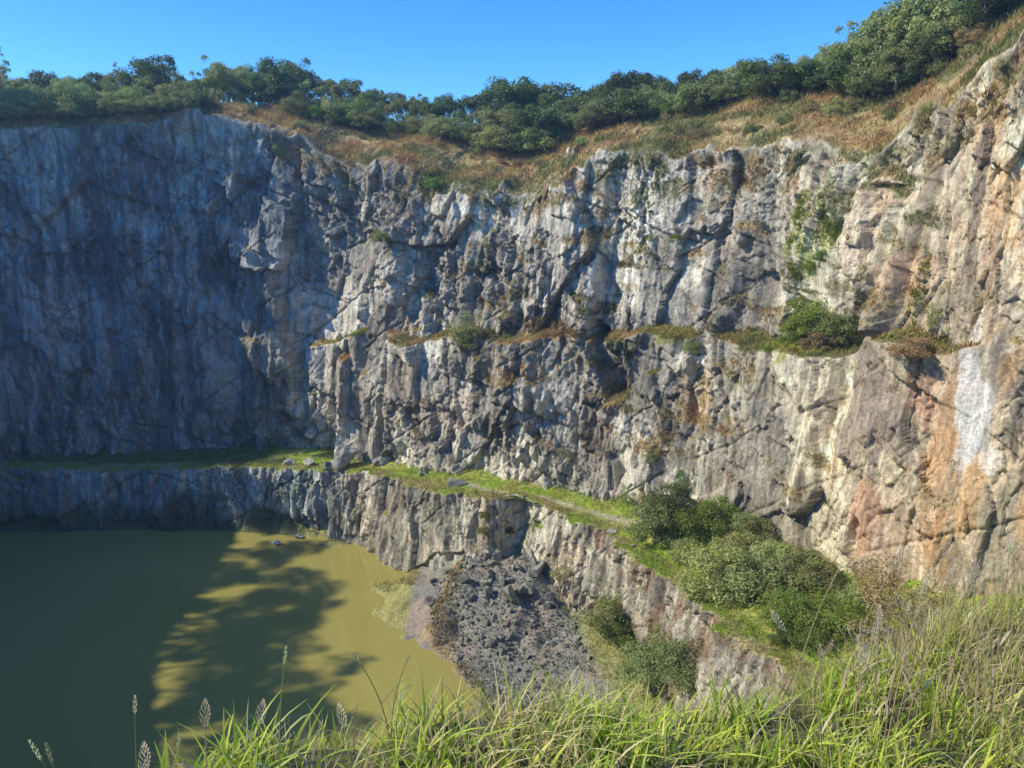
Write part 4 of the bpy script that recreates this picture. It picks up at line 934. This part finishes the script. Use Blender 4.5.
# ------------------------------------------------------------------ person sitting on the terrace
def skin(name, joints, edges, mat, parent, sub=2):
    me_ = bpy.data.meshes.new(name); me_.from_pydata([j[0] for j in joints], edges, [])
    o = bpy.data.objects.new(name, me_); C.objects.link(o)
    m1 = o.modifiers.new('s', 'SKIN'); m1.use_smooth_shade = True
    for i, j in enumerate(joints): me_.skin_vertices[0].data[i].radius = (j[1], j[1] if len(j) < 3 else j[2]); 
    me_.skin_vertices[0].data[0].use_root = True
    m2 = o.modifiers.new('u', 'SUBSURF'); m2.levels = sub; m2.render_levels = sub
    dg = bpy.context.evaluated_depsgraph_get(); dg.update()
    m3 = bpy.data.meshes.new_from_object(o.evaluated_get(dg)); m3.name = name
    bpy.data.objects.remove(o)
    m3.materials.clear()
    return link(name, m3, mat, parent)
p = terr_at(421, 476)
pe = empty('person', p+Vector((0, 0, 0)), 'person sitting on the green terrace in a pale blue top and dark trousers', 'person', None, rad(20), 1.15)
M_SKIN = plain_mat('skin', (.48, .30, .21), .5, 20, .08); M_SHIRT = plain_mat('pale_blue_cloth', (.55, .70, .95), .8, 12, .1); M_TROU = plain_mat('navy_cloth', (.03, .045, .10), .8, 12, .2); M_HAIR = plain_mat('dark_hair', (.03, .022, .018), .6, 30, .3)
J = [((0, 0, .12), .13), ((0, .02, .35), .12), ((0, .0, .52), .14), ((0, -.01, .62), .055), ((0, -.03, .70), .07), ((0, -.04, .79), .095), ((0, -.03, .87), .07),
     ((-.18, 0, .54), .055), ((-.27, -.10, .34), .042), ((-.16, -.32, .36), .033), ((.18, 0, .54), .055), ((.27, -.10, .34), .042), ((.16, -.32, .36), .033),
     ((-.10, -.06, .10), .09), ((-.15, -.42, .38), .065), ((-.14, -.55, .05), .045), ((-.14, -.70, .04), .035), ((.10, -.06, .10), .09), ((.15, -.42, .38), .065), ((.14, -.55, .05), .045), ((.14, -.70, .04), .035)]
E = [(0, 1), (1, 2), (2, 3), (3, 4), (4, 5), (5, 6), (2, 7), (7, 8), (8, 9), (2, 10), (10, 11), (11, 12), (0, 13), (13, 14), (14, 15), (15, 16), (0, 17), (17, 18), (18, 19), (19, 20)]
for sx, w_ in ((-1, 9), (1, 12)):
    b0 = J[w_][0]; J.append(((b0[0]-sx*.02, b0[1]-.07, b0[2]-.01), .026)); pi = len(J)-1; E.append((w_, pi))
    for f in range(5):
        off_ = (f-2)*.02; ln = (.05, .075, .08, .075, .06)[f]
        J.append(((b0[0]-sx*.02+off_, b0[1]-.10-ln*.5, b0[2]-.02), .009)); J.append(((b0[0]-sx*.02+off_*1.2, b0[1]-.10-ln, b0[2]-.05), .008)); E += [(pi, len(J)-2), (len(J)-2, len(J)-1)]
J.append(((0, -.145, .79), .016)); E.append((5, len(J)-1))
skin('body', J, E, M_SKIN, pe)
skin('shirt', [((0, .01, .16), .15), ((0, .02, .35), .14), ((0, 0, .53), .155), ((-.18, 0, .54), .07), ((-.25, -.07, .40), .06), ((.18, 0, .54), .07), ((.25, -.07, .40), .06)], [(0, 1), (1, 2), (2, 3), (3, 4), (2, 5), (5, 6)], M_SHIRT, pe)
skin('trousers', [((0, 0, .10), .15), ((-.10, -.06, .10), .105), ((-.15, -.42, .39), .08), ((-.14, -.54, .12), .06), ((.10, -.06, .10), .105), ((.15, -.42, .39), .08), ((.14, -.54, .12), .06)], [(0, 1), (1, 2), (2, 3), (0, 4), (4, 5), (5, 6)], M_TROU, pe)
skin('hair', [((0, .01, .84), .085), ((0, .02, .78), .09), ((0, .02, .70), .06)], [(0, 1), (1, 2)], M_HAIR, pe)
p2 = terr_at(424, 476)
be = empty('backpack', Vector(p2)+Vector((.45, .1, 0)), 'dark blue backpack standing in the grass right of the sitting person', 'backpack')
bm = bmesh.new(); bmesh.ops.create_cube(bm, size=1); bmesh.ops.scale(bm, vec=(.40, .28, .62), verts=bm.verts); bmesh.ops.translate(bm, vec=(0, 0, .31), verts=bm.verts); bmesh.ops.bevel(bm, geom=list(bm.edges), offset=.09, segments=3, affect='EDGES')
m_ = bpy.data.meshes.new('bag'); bm.to_mesh(m_); bm.free(); link('bag', m_, M_TROU, be)
bm = bmesh.new(); bmesh.ops.create_cube(bm, size=1); bmesh.ops.scale(bm, vec=(.3, .10, .28), verts=bm.verts); bmesh.ops.translate(bm, vec=(0, -.17, .2), verts=bm.verts); bmesh.ops.bevel(bm, geom=list(bm.edges), offset=.04, segments=2, affect='EDGES')
m_ = bpy.data.meshes.new('pocket'); bm.to_mesh(m_); bm.free(); link('pocket', m_, M_SHIRT, be)
# ------------------------------------------------------------------ near bank and its grass
def bank_z(x, y):
    z = -1.62-.27*np.maximum(y, -1)+.10*np.maximum(0, x-.6)+.03*np.maximum(0, x-1.)**2*np.minimum(1, x/3)-.3*np.maximum(0, -.9-x)+.20*sst(-2.0, -1.2, x)*(1-sst(.4, 1.1, x))+.13*sst(-1.9, -1.1, x)*(1-sst(.0, .6, x))
    z = z-2.5*np.maximum(0, y-2.75-.5*np.clip(x, -.6, 3))**1.2+(fbm(x/.6, y/.6, 80, 3)-.5)*.16
    return np.maximum(z, -9)
bx_, by_ = np.meshgrid(np.arange(-9, 12, .08), np.arange(-5, 8, .08))
bkz = bank_z(bx_, by_)
VK = np.stack([bx_, by_, bkz], -1)
KC = mix(np.broadcast_to(col(.15, .12, .06), bx_.shape+(3,)), col(.10, .13, .03), fbm(bx_/.5, by_/.5, 81, 3))
tag(link('bank', mesh_np('bank', VK, grid_faces(*bx_.shape), KC, True), M_GROUND), 'grassy near bank at the photographer\'s feet', 'bank', kind='structure')
def fg_pos(n, wfun):
    pr = wfun(bx_, by_); p_, r, q = sample_grid(VK, pr, n); return p_
reg_ = lambda x, y: ((y > .9) & (y < 4.6+.4*np.maximum(x, 0)) & (x > -1.9) & (x < 4.6) & (np.abs(x) < .75*y+.6))*(.25+.75*sst(-1.3, -.3, x))*sst(-1.6, -.9, x)
pts = fg_pos(46000, lambda x, y: reg_(x, y)*(.12+sst(.42, .60, fbm(x/.22, y/.22, 84, 2))))
nn = len(pts); ht = RNG.uniform(.08, .25, nn)*(.8+.5*fbm(pts[:, 0]/.5, pts[:, 1]/.5, 85, 2))
dry = np.clip(sst(.5, .64, fbm(pts[:, 0]/.45, pts[:, 1]/.45, 86, 3))+.35*sst(1.2, 2.6, pts[:, 0]), 0, 1)
isdry = RNG.random(nn) < (.30+.5*dry)
gcol = mix(np.broadcast_to(col(.22, .38, .03), (nn, 3)), col(.74, .78, .12), RNG.random(nn)**1.3)
dcol = mix(np.broadcast_to(col(.60, .48, .18), (nn, 3)), col(.88, .78, .42), RNG.random(nn))
cc = np.where(isdry[:, None], dcol, gcol); tip = cc*1.15+np.where(isdry[:, None], 0, col(.08, .05, .01)[None])  # highlights painted in as brighter tips over darkened roots
wd_ = np.where(isdry, RNG.uniform(.003, .010, nn), RNG.uniform(.008, .020, nn)*(1-.3*sst(1., 2.4, pts[:, 0])))
blades(pts-np.array([0, 0, .02]), ht, wd_, RNG.uniform(.15, 1.15, nn), cc*.6, 'grass', M_GRASS, 5, 'long green and straw-coloured grass blades in the foreground', tip, .8)
# thatch: short dead stuff under it
pts = fg_pos(16000, reg_); nn = len(pts)
blades(pts-np.array([0, 0, .01]), RNG.uniform(.05, .2, nn), RNG.uniform(.003, .008, nn), RNG.uniform(.6, 1.8, nn), mix(np.broadcast_to(col(.25, .19, .10), (nn, 3)), col(.50, .43, .26), RNG.random(nn)), 'dead_grass', M_GRASS, 3, 'matted dead straw under the foreground grass')
# dry thin stalks toward the right corner
pts = fg_pos(3600, lambda x, y: reg_(x, y)*sst(1.5, 2.4, x)*(y > 2.2)); nn = len(pts)
blades(pts-np.array([0, 0, .02]), RNG.uniform(.35, .75, nn), RNG.uniform(.0025, .005, nn), RNG.uniform(.1, .6, nn), mix(np.broadcast_to(col(.42, .30, .15), (nn, 3)), col(.72, .62, .30), RNG.random(nn)), 'dry_stalks', M_GRASS, 6, 'thin brown dead stalks thickening toward the right corner', None, .6)
# single seed stalks as things
M_STALK = leaf_mat('green_stalk', (.28, .33, .10), (.34, .38, .13), .3); M_STRAW = leaf_mat('straw_stalk', (.42, .34, .18), (.5, .42, .24), .3)
M_PINK = leaf_mat('pinkish_seed_head', (.66, .50, .40), (.80, .66, .54), .35); M_PALESEED = leaf_mat('pale_seed_head', (.62, .60, .38), (.72, .68, .46), .35)
def seed_stalk(px, py, Y, label, head, bend=.1, straw=False, rz=0):
    tipp = Vector(P(px, py, Y)); bx0 = tipp.x-bend; zb_ = float(bank_z(np.array([bx0]), np.array([Y]))[0])
    h_ = tipp.z-zb_
    e = empty('grass_stalk', (bx0, Y, zb_), label, 'grass stalk')
    bm = bmesh.new(); pts_ = [(bend*t_**2.2, 0, h_*t_) for t_ in np.linspace(0, 1, 9)]
    limb(bm, pts_, .0028, .0012, 5); me_ = bpy.data.meshes.new('stem'); bm.to_mesh(me_); bm.free(); link('stem', me_, M_STRAW if straw else M_STALK, e)
    n_ = 70 if head == 'pink' else 26; vs_, fs_ = [], []; rg = random.Random(int(px))
    L_ = .085 if head == 'pink' else .055
    for i in range(n_):
        f = i/n_; z_ = h_-L_*.9+f*L_; a_ = i*2.4; w_ = (.012 if head == 'pink' else .004)*(math.sin(math.pi*min(1, f*.9+.1))+.15)
        xx = bend*(z_/h_)**2.2; c_ = Vector((xx+math.cos(a_)*w_, math.sin(a_)*w_, z_)); u_ = Vector((math.cos(a_)*.35, math.sin(a_)*.35, 1)).normalized()*.006; s_ = Vector((-math.sin(a_), math.cos(a_), 0))*.0018
        b0 = len(vs_); vs_ += [tuple(c_-u_), tuple(c_+s_), tuple(c_+u_), tuple(c_-s_)]; fs_.append((b0, b0+1, b0+2, b0+3))
    me_ = bpy.data.meshes.new('seed_head'); me_.from_pydata(vs_, [], fs_); link('seed_head', me_, M_PINK if head == 'pink' else M_PALESEED, e)
    # two narrow leaves on the stem
    for k in (0.3, .5):
        a_ = rg.uniform(0, 6.28); q0 = Vector((bend*k**2.2, 0, h_*k)); lf = rg.uniform(.08, .16)
        vs_ = []; 
        for t_, w_ in ((0, .002), (.35, .005), (.7, .004), (1, .0005)):
            c_ = q0+Vector((math.cos(a_)*lf*t_*.7, math.sin(a_)*lf*t_*.7, lf*(t_-.5*t_*t_))); s_ = Vector((-math.sin(a_), math.cos(a_), 0))*w_
            vs_ += [tuple(c_-s_), tuple(c_+s_)]
        me_ = bpy.data.meshes.new('leaf'); me_.from_pydata(vs_, [], [(0, 1, 3, 2), (2, 3, 5, 4), (4, 5, 7, 6)]); link('leaf', me_, M_STRAW if straw else M_STALK, e)
for a_ in [(286, 648, 1.9, 'tall green stalk with a pale seed head standing over the olive water', 'pale', .05), (135, 697, 1.75, 'green stalk with a bent tip over the dark water', 'pale', .03), (263, 702, 2.0, 'pink feathery seed head, left of the two', 'pink', .04),
           (339, 706, 2.1, 'pink feathery seed head, right of the two', 'pink', -.03), (30, 742, 1.6, 'pale drooping stalk tip at the bottom left corner', 'pale', -.10), (205, 702, 1.8, 'thin brown stalk between the bent one and the pink head', 'pink', .02, True),
           (46, 745, 1.6, 'second pale tip beside the drooping one at the bottom left', 'pale', -.04), (144, 745, 1.75, 'short brown seed head low at the bottom left', 'pink', .01, True), (352, 652, 2.4, 'long green stalk leaning left over the water, highest near the centre', 'pale', -.12),
           (410, 655, 2.5, 'green curved stalk right of the long leaning one', 'pale', .08), (545, 645, 2.6, 'single dark green stalk before the rubble', 'pale', .06), (772, 612, 2.6, 'brown leaning stalk before the thicket', 'pink', -.25, True), (838, 570, 2.9, 'tall straw stalk at the dry bush', 'pale', .15, True),
           (905, 548, 3.0, 'tall brown stalk before the orange wall, left one', 'pink', .2, True), (950, 540, 3.0, 'tall brown stalk before the orange wall, middle one', 'pink', .1, True), (1000, 528, 3.1, 'tallest stalk at the right edge', 'pale', .12, True), (322, 722, 2.0, 'short straw stalk just left of the right pink head', 'pale', .06, True), (180, 735, 1.85, 'low straw stalk at the left end of the grass', 'pale', .05, True)]:
    seed_stalk(*a_)
rs = random.Random(5)
for k in range(34):
    px = rs.uniform(800, 1020); py = np.interp(px, [800, 900, 1020], [650, 600, 545])+rs.uniform(-12, 40)
    n0 = len(bpy.data.objects); before = set(o.name for o in C.objects)
    seed_stalk(px, py, rs.uniform(2.6, 3.4), 'thin dry brown stalk among the straw at the right corner', rs.choice(['pink', 'pale']), rs.uniform(-.15, .2), True)
    for o in C.objects:
        if o.name not in before and o.parent is None: o['group'] = 'dry stalks in the right corner'
# ------------------------------------------------------------------ light, sky, camera
# thin blue morning haze filling the quarry
bm = bmesh.new(); bmesh.ops.create_cube(bm, size=1); bmesh.ops.scale(bm, vec=(260, 200, 110), verts=bm.verts); bmesh.ops.translate(bm, vec=(-10, 75, 5), verts=bm.verts)
me = bpy.data.meshes.new('haze'); bm.to_mesh(me); bm.free()
M_H, nth, outh = new_mat('haze'); vs_n = nth.nodes.new('ShaderNodeVolumeScatter'); vs_n.inputs['Color'].default_value = (.45, .68, 1, 1); vs_n.inputs['Density'].default_value = .0006; vs_n.inputs['Anisotropy'].default_value = .35
nth.links.new(vs_n.outputs[0], outh.inputs['Volume'])
tag(link('haze', me, M_H), 'thin bluish haze hanging in the quarry air', 'haze', kind='structure')
SUN_AZ, SUN_EL = -98., 40.5
w = bpy.data.worlds.new('World'); bpy.context.scene.world = w; w.use_nodes = True
nt = w.node_tree; nt.nodes.clear()
sky = nt.nodes.new('ShaderNodeTexSky'); sky.sky_type = 'NISHITA'; sky.sun_disc = False
sky.sun_elevation = rad(SUN_EL); sky.sun_rotation = rad(SUN_AZ % 360); sky.altitude = 900; sky.air_density = 1.0; sky.dust_density = .3; sky.ozone_density = 2.0
bg = nt.nodes.new('ShaderNodeBackground'); bg.inputs['Strength'].default_value = .15
ow = nt.nodes.new('ShaderNodeOutputWorld'); hsv = nt.nodes.new('ShaderNodeHueSaturation'); hsv.inputs['Saturation'].default_value = 1.35; hsv.inputs['Value'].default_value = 1.18; nt.links.new(sky.outputs[0], hsv.inputs['Color']); tint = nt.nodes.new('ShaderNodeVectorMath'); tint.operation = 'MULTIPLY'; tint.inputs[1].default_value = (.56, .96, 1.36); nt.links.new(hsv.outputs[0], tint.inputs[0]); nt.links.new(tint.outputs[0], bg.inputs[0]); nt.links.new(bg.outputs[0], ow.inputs[0])
sd = bpy.data.lights.new('sun', 'SUN'); sd.energy = 5.0; sd.angle = rad(.53); sd.color = (1, .93, .82)
so = bpy.data.objects.new('sun', sd); C.objects.link(so)
dv = Vector((math.sin(rad(SUN_AZ))*math.cos(rad(SUN_EL)), math.cos(rad(SUN_AZ))*math.cos(rad(SUN_EL)), math.sin(rad(SUN_EL))))
so.rotation_euler = dv.to_track_quat('Z', 'Y').to_euler()
cd = bpy.data.cameras.new('camera'); cd.lens = 27; cd.sensor_width = 36; cd.clip_start = .05; cd.clip_end = 20000
co = bpy.data.objects.new('camera', cd); C.objects.link(co); co.rotation_euler = (math.pi/2-PITCH, 0, 0)
sc = bpy.context.scene; sc.camera = co
sc.view_settings.view_transform = 'Standard'; sc.view_settings.look = 'None'; sc.view_settings.exposure = 0; sc.view_settings.gamma = 1
